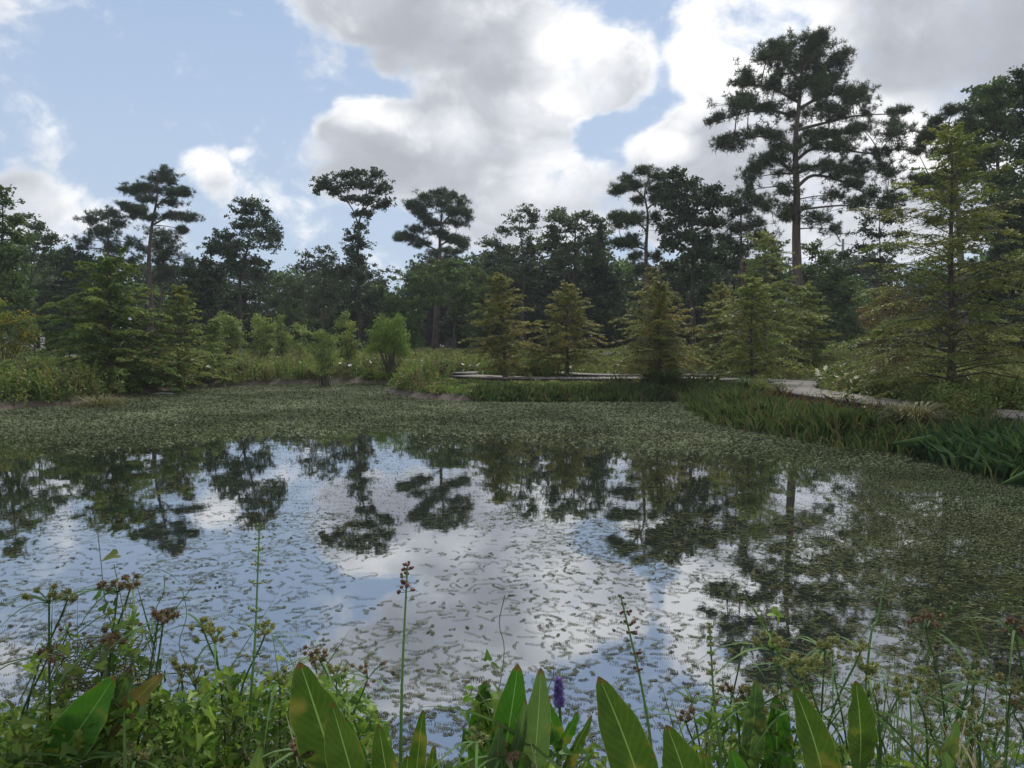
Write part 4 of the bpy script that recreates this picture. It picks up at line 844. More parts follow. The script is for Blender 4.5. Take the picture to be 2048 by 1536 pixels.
# grass tuft round the foot of the orange cypress
def tuft(px, D, rr, h, label, n=650, mat=None, wd=.03):
    X0 = (px - 1024) * D / F; base = np.array([X0, D, g1(X0, D)]); acc = Acc(); th = rs.uniform(0, 2 * pi, n); dv = np.stack([np.cos(th), np.sin(th), 0 * th], 1)
    L = rr * rs.uniform(.35, 1.15, n)[:, None]; z = h * rs.uniform(.45, 1.15, n)[:, None]; up = np.array([0, 0, 1.]); s_ = np.cross(dv, up) * wd / 2
    B = base + dv * rs.uniform(0, .3, n)[:, None] * rr; tt = np.linspace(0, 1, 6); pk = rs.uniform(.5, 1.0, n)[:, None]; rows = []
    for t in tt:
        c_ = B + dv * L * t ** 1.3 + up * z * (t * (1 + pk) - pk * 1.35 * t ** 2.4) * 1.25; w_ = 1.05 - t ** 2; rows += [c_ - s_ * w_, c_ + s_ * w_]
    V = np.stack(rows, 1).reshape(-1, 3); k_ = np.arange(n)[:, None, None] * 12; Fc = (k_ + np.array([[2 * i, 2 * i + 1, 2 * i + 3, 2 * i + 2] for i in range(5)])[None]).reshape(-1, 4)
    acc.add(V, Fc, np.repeat(rs.random(n), 12))
    o_ = acc.build('grass_tuft', mat or L_GRASS, None, base); tag(o_, label, 'grass'); return o_
L_GRASS = leafmat('arching_grass', [(.07, .12, .035), (.11, .17, .05), (.16, .2, .08)], .35)
tuft(1322, 25.2, 1.25, .62, 'large arching grass tuft at the foot of the orange tinted cypress', 900)
tuft(1880, 16.4, .8, .5, 'arching grass tuft beside the trunk of the largest cypress', 500)
tuft(1835, 13.4, .55, .45, 'pale grass tuft hanging over the right bank', 500, L_DRY, .022)
tuft(200, 22, 1.0, .6, 'pale arching grass tuft on the left shore below the broad cypress', 500, L_DRY)
tuft(1500, 22, .7, .45, 'grass tuft in front of the olive cypress at the boardwalk bend', 350)
# white flowers
M_WHITE = leafmat('white_petals', [(.75, .75, .70), (.85, .85, .8)], .3); M_STEM = leafmat('green_stem', [(.06, .12, .03), (.09, .16, .04)], .1)
def flower_mesh():
    a = Acc()
    for k in range(6):
        an = k * pi / 3; dv = np.array([cos(an), sin(an), .35]); sv = np.array([-sin(an), cos(an), 0]); c_ = np.array([0, 0, 0.])
        a.add([c_, c_ + dv * .035 + sv * .02, c_ + dv * .075, c_ + dv * .035 - sv * .02], [[0, 1, 2, 3]], .5, 0)
    tube(a, [[0, 0, -.9], [.02, 0, -.4], [0, 0, 0]], .005, 4, 1); return a
fl0 = flower_mesh().build('white_flower', [M_WHITE, M_STEM]); k_ = 0
FL = [(853, 725), (880, 733), (925, 729), (941, 731), (927, 741), (955, 731), (958, 728), (965, 743), (972, 740), (966, 748), (975, 738), (1020, 732), (838, 730), (845, 722), (1088, 736), (1105, 736), (1140, 735), (1243, 723), (1256, 726), (1235, 730), (1330, 738),
      (1633, 741), (1634, 747), (1636, 752), (1640, 757), (1652, 736), (1672, 754), (1693, 748), (1679, 731), (1690, 728), (1745, 742), (1746, 748), (1749, 753), (1713, 756), (1724, 762), (1666, 766), (1700, 762), (385, 720), (420, 735), (600, 725), (680, 727), (700, 731), (740, 724), (416, 733), (192, 715), (1925, 773), (1365, 735), (1478, 700)]
for i, (px, py) in enumerate(FL):
    D = 26.8 if px < 800 else (33 if px < 1500 else 20)
    if px > 1900: D = 18
    f_ = fl0 if i == 0 else fl0.copy()
    if i: C.objects.link(f_)
    f_.location = at(px, py, D); f_.rotation_euler = (rs.normal() * .4 + .5, rs.normal() * .3, rs.uniform(0, 6)); f_.scale = (rs.uniform(.8, 1.4),) * 3
    if px < 800: tag(f_, 'tiny white flower on the far bank left of the boardwalk', 'flower', 'white flowers of the far bank')
    elif px < 1500: tag(f_, 'small white flower in the meadow behind the long boardwalk', 'flower', 'white flowers behind the boardwalk')
    else: tag(f_, 'small white flower near the boardwalk bend at right', 'flower', 'white flowers by the boardwalk bend')

# ---------------------------------------------------------------- floating pondweed
L_WEED = leafmat('pondweed', [(.03, .034, .016), (.06, .066, .028), (.12, .13, .06), (.10, .07, .04)], .10, .9, .05, vary=.2)
L_WEEDF = leafmat('pondweed_mat', [(.07, .082, .04), (.125, .14, .075), (.20, .215, .125)], .06, .9, .05, vary=.2)
def nz2(X, Y, sc, seed=0.):
    """cheap smooth noise"""
    r_ = np.zeros(len(X))
    for k in range(5):
        a_, b_ = sin(k * 2.4 + seed), cos(k * 2.4 + seed); f_ = sc * 1.7 ** k; r_ += np.sin((X * a_ + Y * b_) * f_ + 1.3 * np.sin((X * b_ - Y * a_) * f_ * .7 + k + seed)) / 1.5 ** k
    return r_ / 2.3
def cover(X, Y):
    far = np.clip((Y - 10.5) / 7.5, 0, 1) ** 1.3; rt = np.clip((X / Y - .30) / .22, 0, 1); near = np.clip((5.2 - Y) / 2, 0, 1) * .5
    lf = np.clip((-X / Y - .5) / .25, 0, 1) * np.clip((Y - 9) / 6, 0, 1)
    return np.clip(.34 + .75 * far + .42 * rt + .35 * near + .3 * lf + .6 * np.clip((X / Y - .08) / .25, 0, 1) * np.clip((Y - 8.5) / 5, 0, 1), 0, 1.25) + .35 * nz2(X, Y, .9) * (1 - .6 * far)
def orient(X, Y): return .35 * nz2(X, Y, .8, 2.) + rs.normal(size=len(X)) * .45
acc = Acc()
# near: strings of small paired leaflets
X, Y = frustum(27000, 2.4, 8.2, 1.1, .8); d = sdist(X, Y); X, Y = keep(X, Y, d < -.05, rs.random(len(X)) < cover(X, Y) * .95)
n = len(X); K = 11; L = rs.uniform(.04, .17, n); th = orient(X, Y) + pi * (rs.random(n) < .5) + (rs.random(n) < .2) * rs.uniform(-1.5, 1.5, n); cu = rs.normal(size=n) * 1.3
t = np.linspace(0, 1, K)[None]; ang = th[:, None] + cu[:, None] * t; st = (L / K)[:, None]
cx = X[:, None] + np.cumsum(np.cos(ang) * st, 1); cy = Y[:, None] + np.cumsum(np.sin(ang) * st, 1); cz = .002 + .002 * np.sin(t * pi) * rs.random((n, 1)) + 0 * cx
tint = np.repeat(np.clip(.4 + .5 * nz2(X, Y, 1.7, 5) + rs.normal(size=n) * .2, 0, 1), K * 2)
for sgn in (-1, 1):
    P_ = np.stack([cx, cy, cz], -1); dv = np.stack([np.cos(ang + sgn * 1.1), np.sin(ang + sgn * 1.1), .12 + 0 * ang], -1); sv = np.stack([-np.sin(ang + sgn * 1.1), np.cos(ang + sgn * 1.1), 0 * ang], -1)
    ll = (.007 + .009 * rs.random((n, K, 1))); V = np.stack([P_, P_ + dv * ll * .55 + sv * ll * .24, P_ + dv * ll, P_ + dv * ll * .55 - sv * ll * .24], 2).reshape(-1, 3)
    acc.add(V, np.arange(len(V)).reshape(-1, 4), np.repeat(tint[:n * K], 4))
P_ = np.stack([cx, cy, cz], -1).reshape(-1, 3); leaves(acc, P_, .009, .26, 1.8, .4, axis=np.stack([np.cos(ang), np.sin(ang), 0 * ang], -1).reshape(-1, 3) * 2)
# middle distance
X, Y = frustum(56000, 7.4, 16.5, 1.1, .8); d = sdist(X, Y); X, Y = keep(X, Y, d < -.02, rs.random(len(X)) < cover(X, Y) * .95)
n = len(X); K = 5; th = orient(X, Y); L = rs.uniform(.06, .16, n); cu = rs.normal(size=n) * .9
for k in range(K):
    a0 = th + cu * k / K; px_ = X + np.cos(th + cu * .3) * L * k / K; py_ = Y + np.sin(th + cu * .3) * L * k / K
    leaves(acc, np.stack([px_ + rs.normal(size=n) * .012, py_ + rs.normal(size=n) * .012, .002 + .003 * rs.random(n)], 1), L * rs.uniform(.12, .28, n), .28, 2.2, np.clip(.45 + .4 * nz2(X, Y, 1.3, 5), 0, 1), axis=np.stack([np.cos(a0), np.sin(a0), .10 * rs.normal(size=n)], 1) * 4)
tag(acc.build('pondweed', L_WEED), 'loose strings of small floating pondweed leaves on the open water', 'pondweed', kind='stuff')
acc = Acc()
X, Y = frustum(340000, 11, 37, 1.1, .8); d = sdist(X, Y)
cv = cover(X, Y); X, Y = keep(X, Y, d < .05, rs.random(len(X)) < np.clip((cv - .42) / .55, 0, 1) ** 1.6); n = len(X); print('far weed', n)
a0 = orient(X, Y); leaves(acc, np.stack([X, Y, .006 + .010 * rs.random(n)], 1), rs.uniform(.03, .11, n) * (.6 + Y / 50), .40, 1.8, np.clip(.45 + .45 * nz2(X, Y, .8, 9), 0, 1), axis=np.stack([np.cos(a0), np.sin(a0), 0 * X], 1) * 2.5)
X, Y = frustum(60000, 4.2, 11.5, 1.1, .8); X = np.abs(X); d = sdist(X, Y); X, Y = keep(X, Y, d < .02, X / Y > .15, rs.random(len(X)) < np.clip((cover(X, Y) - .40) / .55, 0, 1) ** 1.5); n = len(X)
a0 = orient(X, Y); leaves(acc, np.stack([X, Y, .005 + .010 * rs.random(n)], 1), rs.uniform(.014, .045, n), .38, 1.8, np.clip(.3 + .4 * nz2(X, Y, 1.2, 9), 0, 1), axis=np.stack([np.cos(a0), np.sin(a0), 0 * X], 1) * 2.)
tag(acc.build('pondweed_mat', L_WEEDF), 'thick grey green mat of pondweed covering the far and right water', 'pondweed', kind='stuff')
# dead leaf and bleached stick on the water
def wood(px, py, sz, label, c_, kind='drift'):
    x_, y_ = wl(px, py); a = Acc()
    if kind == 'drift':
        pts = np.array([[-1, 0, .05], [-.5, .1, .35], [.1, .05, .45], [.6, -.1, .6], [1, -.2, .95]]) * sz + [x_, y_, 0]; tube(a, smooth_path(pts, 3), np.array([.02, .1, .16, .22, .3, .34, .34, .34, .3, .26, .22, .14, .06]) * sz, 7)
        pts = np.array([[.1, .05, .4], [.7, .0, .25], [1.2, -.2, .1]]) * sz + [x_, y_, 0]; tube(a, smooth_path(pts, 3), np.array([.3, .3, .26, .22, .16, .1, .04]) * sz, 6)
    else:
        pts = np.array([[-1, -.1, .02], [-.3, .05, .06], [.4, .0, .07], [1, .12, .02]]) * sz + [x_, y_, 0]; tube(a, smooth_path(pts, 3), np.array([.02, .04, .05, .06, .06, .06, .05, .05, .04, .02]) * sz, 6)
    o_ = a.build('driftwood', c_, None, (x_, y_, 0), True); tag(o_, label, 'driftwood')
M_DRIFT = plain('wet_wood', (.045, .042, .040), .5, c2=(.09, .08, .07)); M_BLEACH = plain('bleached_wood', (.6, .56, .48), .8)
wood(336, 1226, .05, 'small dark stub of wood poking out of the open water at left', M_DRIFT)
wood(325, 788, .42, 'bleached stick floating by the left shore', M_BLEACH, 'stick')
wood(1845, 930, .10, 'dark broken twig in the weed by the right bank', M_DRIFT, 'stick')
# ---------------------------------------------------------------- foreground plants
def bigleafmat(name, c1, c2, cm):
    m, b, o = newmat(name)
    uv = b.n('ShaderNodeUVMap'); sp = b.n('ShaderNodeSeparateXYZ'); b.lk(uv.outputs[0], sp.inputs[0])
    t = b.n('ShaderNodeTexCoord')
    nz = b.noise(t.outputs['Object'], 14, 5, .65).outputs[0]; nf = b.noise(t.outputs['Object'], 160, 3, .6).outputs[0]
    # side veins fan out from the midrib
    vv = b.m('ADD', b.m('MULTIPLY', sp.outputs[1], 46.), b.m('MULTIPLY', b.m('ABSOLUTE', sp.outputs[0]), -9.))
    vein = b.m('POWER', b.m('ABSOLUTE', b.m('SINE', vv)), 6.)
    c = b.mixc(b.ss(nz, .3, .7), c1, c2); c = b.mixc(b.m('MULTIPLY', vein, .06), c, cm)
    c = b.mixc(b.ss(nf, .62, .8, 0, .35), c, c1)
    ed = b.ss(b.m('ABSOLUTE', sp.outputs[0]), .95, 1.0); c = b.mixc(b.m('MULTIPLY', ed, .6), c, cm)
    spot = b.noise(t.outputs['Object'], 7, 2, .5).outputs[0]; c = b.mixc(b.ss(spot, .62, .72, 0, .75), c, (.24, .21, .06)); tipv = b.m('ADD', sp.outputs[1], b.m('MULTIPLY', b.m('SUBTRACT', nz, .5), .10)); c = b.mixc(b.ss(tipv, .955, .985, 0, .85), c, (.16, .09, .045))
    edn = b.noise(t.outputs['Object'], 26, 3, .6).outputs[0]; eg = b.m('MULTIPLY', b.ss(b.m('ABSOLUTE', sp.outputs[0]), .72, .98), b.ss(edn, .54, .66)); c = b.mixc(b.m('MULTIPLY', eg, .8), c, (.17, .12, .05))
    p = b.n('ShaderNodeBsdfPrincipled'); b.lk(c, p.inputs['Base Color']); p.inputs['Roughness'].default_value = .42; p.inputs['Specular IOR Level'].default_value = .4
    bp = b.n('ShaderNodeBump'); bp.inputs['Strength'].default_value = .35; bp.inputs['Distance'].default_value = .0015; b.lk(b.m('ADD', vein, b.m('MULTIPLY', nf, .6)), bp.inputs['Height']); b.lk(bp.outputs[0], p.inputs['Normal'])
    tr = b.n('ShaderNodeBsdfTranslucent'); b.lk(b.mixc(1., c, (1, 1, .45), 'MULTIPLY'), tr.inputs[0])
    x = b.n('ShaderNodeMixShader'); x.inputs[0].default_value = .42; b.lk(p.outputs[0], x.inputs[1]); b.lk(tr.outputs[0], x.inputs[2]); b.lk(x.outputs[0], o.inputs[0]); return m
BL = bigleafmat('broad_leaf', (.042, .092, .018), (.07, .13, .028), (.27, .36, .12))
BLD = bigleafmat('deep_green_leaf', (.035, .12, .018), (.055, .165, .026), (.22, .36, .10))
BLG = bigleafmat('dull_green_leaf', (.08, .15, .06), (.11, .19, .075), (.26, .34, .17))
BLB = bigleafmat('browning_leaf', (.12, .13, .05), (.20, .15, .07), (.34, .3, .14))
M_RIB = leafmat('leaf_midrib', [(.17, .27, .08), (.24, .34, .12)], .3)
M_RIBD = leafmat('dark_midrib', [(.14, .26, .07), (.18, .30, .09)], .3)
def big_leaf(parent, org, bp_, tp_, wpx, D, mat, rib=M_RIB, fold=.25, bend=0., twist=0., peak=.54, tiltback=.12, name='leaf', label=None, sink=True):
    """lance leaf from pixel bp_ to tip tp_ at distance D"""
    s = D / F; B = at(*bp_, D); T = at(*tp_, D - tiltback); ax = T - B; L = np.linalg.norm(ax); ax = ax / L
    side = unit(np.cross(ax, np.array([0, 1., 0]))); nrm = np.cross(side, ax)
    ct, st_ = cos(twist), sin(twist); side, nrm = side * ct + nrm * st_, nrm * ct - side * st_
    if nrm[1] > 0: nrm = -nrm
    n = 26; v = np.linspace(0, 1, n); wv = np.sin(pi * v ** (math.log(.5) / math.log(peak))) ** .70; wv = wv * (wpx * .88 * s / 2) * (1 + .03 * np.sin(v * 23 + D * 9)) + .0012
    us = np.array([-1, -.95, -.6, -.25, -.035, .035, .25, .6, .95, 1]); V = []; UV = []
    for i in range(n):
        c_ = B + ax * L * v[i] + side * bend * L * (v[i] ** 2 - v[i]) * -1 + nrm * .05 * L * sin(pi * v[i])
        for u in us:
            z_ = -fold * abs(u) ** 1.4 * wv[i] * (1 + 0 * u) + (.004 * sin(v[i] * 31 + u * 3)) * abs(u)
            if abs(u) < .05: z_ += .0016
            V.append(c_ + side * u * wv[i] - nrm * z_); UV.append((u, v[i]))
    k = len(us); Fc = []; Mt = []
    for i in range(n - 1):
        for j in range(k - 1): Fc.append([i * k + j, i * k + j + 1, i * k + k + j + 1, i * k + k + j]); Mt.append(1 if j == 4 and v[i] < .93 else 0)
    a = Acc(); a.add(V, Fc, .5, Mt, UV); o_ = a.build(name, [mat, rib], parent, org, True)
    if label: o_['label'] = label
    root0 = np.array([B[0] + (B[0] - T[0]) * .25, B[1] + .03, min(g1(B[0], B[1]), B[2] - .1) - .05])
    a = Acc(); pth = smooth_path([root0, (root0 + B) / 2 + [0, .01, .02], B + ax * .02], 4); tube(a, pth, np.linspace(.008, .0035, len(pth)), 6, mat=0); a.build('leaf_stalk', [rib], o_, None if False else org, True)
    return o_
def plant(label, px, D, specs, name='broad_leaf_plant', cat='plant', group='broad leaved plants in the foreground'):
    X0 = (px - 1024) * D / F; org = np.array([X0, D, g1(X0, D)]); r = empty(name, org, label, cat, group)
    for s_ in specs: big_leaf(r, org, *s_[:4], s_[4], **(s_[5] if len(s_) > 5 else {}))
    return r
plant('big dark green leaf leaning right with a duller leaf behind, lower left', 160, 1.85, [
    ((95, 1535), (229, 1352), 96, 1.8, BLD, dict(rib=M_RIBD, bend=-.10, fold=.3, peak=.5)), ((175, 1530), (262, 1338), 74, 1.95, BLG, dict(bend=-.05, fold=.1))])
plant('long browning spotted leaf leaning right beside the dark green one', 230, 1.95, [((190, 1500), (325, 1347), 44, 1.9, BLB, dict(fold=.5, bend=.05, peak=.6))])
plant('tallest bright green leaf pair left of centre, one overlapping the other', 670, 1.75, [
    ((688, 1600), (598, 1324), 118, 1.78, BL, dict(bend=-.10, fold=.18)), ((735, 1650), (662, 1405), 92, 1.68, BL, dict(bend=-.07, fold=.25, peak=.5)), ((750, 1630), (690, 1436), 52, 1.86, BLD, dict(rib=M_RIBD, bend=-.08)),
    ((645, 1560), (622, 1450), 44, 1.9, BLD, dict(rib=M_RIBD))])
plant('narrow leaf standing just left of the tall bare flower stalk', 765, 1.75, [((788, 1640), (756, 1448), 58, 1.72, BL, dict(bend=-.06, fold=.2))])
plant('group of slim leaves right of the tall bare flower stalk', 845, 1.8, [((828, 1600), (846, 1420), 36, 1.82, BL, dict(fold=.3)), ((858, 1600), (868, 1492), 28, 1.84, BL, {}), ((808, 1620), (816, 1512), 52, 1.7, BL, {}), ((515, 1600), (520, 1490), 34, 1.7, BLG, {})][:3])
plant('small pale leaf tip at the bottom edge left of the bright pair', 520, 1.7, [((512, 1620), (520, 1490), 36, 1.7, BLG, {})])
plant('cluster of upright leaves left of the purple flower, three tall blades', 1010, 1.95, [
    ((952, 1560), (969, 1362), 52, 2.02, BLD, dict(rib=M_RIBD, fold=.3)), ((992, 1580), (1036, 1328), 74, 1.92, BLD, dict(rib=M_RIBD, bend=-.03)), ((1058, 1600), (1082, 1336), 58, 1.88, BLG, dict(bend=-.03, fold=.12)),
    ((1020, 1560), (1052, 1400), 26, 1.86, BLG, dict(fold=.5)), ((1045, 1610), (1058, 1470), 62, 1.96, BLD, dict(rib=M_RIBD)), ((985, 1600), (1000, 1450), 40, 1.84, BLG, {})])
plant('tall bright leaf tapering up right of the purple flower', 1240, 1.72, [((1300, 1650), (1197, 1353), 100, 1.7, BL, dict(bend=-.10, fold=.3)), ((1120, 1570), (1184, 1432), 24, 1.95, BL, dict(bend=.12, fold=.5))])
plant('short broad leaf cut by the bottom edge beside the red budded stalk', 1355, 1.7, [((1395, 1660), (1333, 1450), 92, 1.68, BL, dict(bend=-.08, fold=.25)), ((1425, 1620), (1408, 1508), 44, 1.66, BL, {}), ((1490, 1620), (1462, 1495), 50, 1.8, BLD, dict(rib=M_RIBD))])
plant('pair of dull dark leaves behind the sedge heads', 1515, 1.95, [((1488, 1570), (1513, 1358), 52, 1.98, BLG, {}), ((1545, 1600), (1552, 1390), 64, 2.02, BLD, dict(rib=M_RIBD))])
plant('curved leaf with a pointed tip left of the oval one, lower right', 1620, 1.75, [((1655, 1640), (1588, 1374), 74, 1.74, BL, dict(bend=-.10, fold=.35))])
plant('oval leaf among sedge stems at the lower right', 1715, 1.8, [((1718, 1550), (1712, 1362), 66, 1.82, BL, dict(fold=.2, peak=.5))])
plant('small curved leaf standing alone near the bottom right', 1895, 1.85, [((1870, 1570), (1914, 1438), 34, 1.86, BLG, dict(bend=.10, fold=.3)), ((1905, 1600), (1885, 1500), 40, 1.8, BLG, {})])
# pickerelweed with purple spike
X0 = (1118 - 1024) * 2.05 / F; org = np.array([X0, 2.05, g1(X0, 2.05)]); r = empty('pickerelweed_plant', org, 'water plant with a purple flower spike and two pointed leaves', 'plant')
big_leaf(r, org, (1118, 1500), (1094, 1405), 42, 2.04, BLD, M_RIBD, .2); big_leaf(r, org, (1112, 1505), (1156, 1424), 24, 2.02, BLD, M_RIBD, .4)
M_PUR = leafmat('purple_petals', [(.16, .11, .38), (.25, .18, .52), (.36, .28, .62)], .4)
a = Acc(); tube(a, smooth_path([org - [0, 0, .05], at(1121, 1500, 2.05), at(1119, 1412, 2.05)], 5), .0042, 7); a.build('flower_stem', M_STEM, r, org)
a = Acc(); T0, T1 = at(1119, 1414, 2.05), at(1117, 1358, 2.05); tube(a, [T0, T1], [.006, .003], 6, tint=0)
n = 620; t = rs.random(n); th = rs.uniform(0, 2 * pi, n); rr = .0135 * (1 - .45 * t ** 2)[:, None] * rs.uniform(.5, 1.25, n)[:, None]; dv = np.stack([np.cos(th), np.sin(th), .3 + 0 * th], 1); P_ = T0 + (T1 - T0) * t[:, None] + dv * rr
leaves(a, P_, .010, .5, 0, axis=dv * 1.5); a.build('flower_spike', M_PUR, r, org)
# tall flower stalks
M_BUDR = leafmat('russet_buds', [(.10, .035, .03), (.16, .06, .045), (.14, .09, .05)], .15); M_BUDG = leafmat('green_buds', [(.14, .20, .05), (.22, .26, .08), (.26, .2, .09)], .2); M_STALK = leafmat('stalk_green', [(.10, .2, .06), (.14, .26, .08)], .15, .4, .4)
def ball(acc, c_, r_, n=1, mat=0, tint=.5):
    t_ = (1 + 5 ** .5) / 2; V = np.array([(-1, t_, 0), (1, t_, 0), (-1, -t_, 0), (1, -t_, 0), (0, -1, t_), (0, 1, t_), (0, -1, -t_), (0, 1, -t_), (t_, 0, -1), (t_, 0, 1), (-t_, 0, -1), (-t_, 0, 1)]) / 1.9
    Fc = [(0, 11, 5), (0, 5, 1), (0, 1, 7), (0, 7, 10), (0, 10, 11), (1, 5, 9), (5, 11, 4), (11, 10, 2), (10, 7, 6), (7, 1, 8), (3, 9, 4), (3, 4, 2), (3, 2, 6), (3, 6, 8), (3, 8, 9), (4, 9, 5), (2, 4, 11), (6, 2, 10), (8, 6, 7), (9, 8, 1)]
    acc.add(V * r_ * (1 + .15 * rs.normal(size=(12, 1))) + c_, Fc, tint, mat)
def stalk(label, bp_, tp_, D, whorls, budmat, rad=.0042, bend=0., budr=.006, spread=.022):
    B = at(*bp_, D); T = at(*tp_, D + .04); g_ = g1(B[0], B[1]); org = np.array([B[0] - (T[0] - B[0]) * .6, D, g_]); r = empty('flower_stalk', org, label, 'flower stalk', 'tall flower stalks in the foreground')
    md = (B + T) / 2 + [bend, 0, 0]; pth = smooth_path([org - [0, 0, .04], B, md, T], 6); a = Acc(); tube(a, pth, np.linspace(rad * 1.25, rad * .45, len(pth)), 8); a.build('stem', M_STALK, r, org, True)
    for f_, cnt, sc in whorls:
        c_ = B + (T - B) * f_ + np.array([bend * 4 * f_ * (1 - f_), 0, 0]); 
        a = Acc()
        for k in range(cnt):
            th = rs.uniform(0, 2 * pi); q = c_ + np.array([cos(th), sin(th) * .8, rs.uniform(0, .5)]) * spread * sc * rs.uniform(.5, 1.2)
            tube(a, [c_, (c_ + q) / 2 + [0, 0, -.002], q], .0009, 4, 1); ball(a, q, budr * rs.uniform(.6, 1.15) * (.6 + .4 * sc), tint=rs.random())
        a.build('bud_cluster', [budmat, M_STALK], r, org, True)
    return r
stalk('tall green stalk with spaced rings of tiny buds, left', (497, 1500), (519, 1050), 1.95, [(.30, 3, .7), (.42, 7, 1.), (.53, 6, .9), (.62, 6, 1.), (.74, 6, .9), (.82, 5, .7), (.88, 5, .7), (.94, 4, .5), (.98, 4, .4), (1., 3, .3)], M_BUDG, .0042, .003, .0045, .024)
stalk('smooth pale stalk topped by a dark bud cluster, left of centre', (801, 1560), (815, 1128), 1.85, [(.87, 4, 1.), (.90, 3, 1.2), (.94, 5, .7), (.97, 8, .7), (.995, 7, .5)], M_BUDR, .0048, -.004, .0055, .022)
stalk('dark stalk with wine red buds leaning left, right of centre', (1312, 1580), (1241, 1190), 1.9, [(.62, 4, .7), (.70, 5, .8), (.80, 6, .9), (.85, 7, .9), (.90, 6, .8), (.95, 3, .5), (.99, 3, .4)], M_BUDR, .0045, .012, .0055, .020)
stalk('green stalk with a dense spike of pale green buds', (1445, 1580), (1419, 1248), 1.9, [(.55, 5, .6), (.62, 5, .6), (.70, 6, .7), (.76, 7, .6), (.82, 8, .6), (.87, 8, .6), (.91, 8, .5), (.95, 8, .45), (.98, 6, .35), (1., 5, .3)], M_BUDG, .0045, -.004, .006, .016)
stalk('bare rush stem rising alone at the right', (1735, 1330), (1775, 1140), 2.3, [(.98, 3, .2)], M_BUDG, .004, 0, .003, .01)
# flat sedges: stem, umbel of spiky heads, long bracts
M_SEDG = leafmat('sedge_green', [(.05, .10, .03), (.08, .15, .045), (.12, .18, .065)], .25, .6, .12); M_HEADG = leafmat('sedge_head_green', [(.16, .19, .06), (.24, .25, .09), (.30, .26, .12)], .25); M_HEADB = leafmat('sedge_head_brown', [(.12, .08, .045), (.20, .13, .075), (.26, .20, .11)], .25)
def sedge(label, bp_, tp_, D, heads=9, R_=.045, brown=False, br=5, brl=.22, droop=.3, hr=.011, group='flat sedges in the foreground'):
    B = at(*bp_, D); T = at(*tp_, D); g_ = g1(B[0], B[1]); org = np.array([B[0] - (T[0] - B[0]) * .4, D, g_]); r = empty('sedge', org, label, 'sedge', group)
    pth = smooth_path([org - [0, 0, .04], B, T], 6); a = Acc(); tube(a, pth, np.linspace(.0038, .0024, len(pth)), 5); a.build('stem', M_SEDG, r, org, True)
    a = Acc()
    for k in range(heads):
        th = k * 2.4 + rs.normal() * .4; el_ = rs.uniform(.1, 1.2); L = R_ * rs.uniform(.35, 1.15); q = T + np.array([cos(th) * cos(el_), sin(th) * cos(el_) * .9, sin(el_)]) * L
        if L > .005: tube(a, smooth_path([T, (T + q) / 2 + [0, 0, .004], q], 2), .0011, 4)
        hc = Acc(); n_ = 46; dv = unit(rs.normal(size=(n_, 3))); rr = hr * rs.uniform(.8, 1.2)
        leaves(hc, q + dv * rr * .6, rr * 1.15, .30, 0, axis=dv * 3, tint=np.clip(rs.random() * .6 + .2, 0, 1)); ball(hc, q, rr * .55, tint=.2); hc.build('seed_head', M_HEADB if brown else M_HEADG, r, org)
    a.build('rays', M_SEDG, r, org)
    a = Acc()
    for k in range(br):
        th = rs.uniform(0, 2 * pi); L = brl * rs.uniform(.5, 1.2); dv = np.array([cos(th), sin(th), 0]); s_ = np.array([-sin(th), cos(th), 0]) * .0032; t = np.linspace(0, 1, 6)
        c_ = T + dv * L * t[:, None] + np.array([0, 0, 1.]) * (L * (.45 * t - (droop + .45) * t ** 2))[:, None]; ww = (1 - t ** 2)[:, None] + .05
        V = np.concatenate([c_ - s_ * ww, c_ + s_ * ww + [0, 0, -.001]]); a.add(V, [[i, i + 1, i + 7, i + 6] for i in range(5)], rs.random())
    a.build('bracts', M_SEDG, r, org); return r
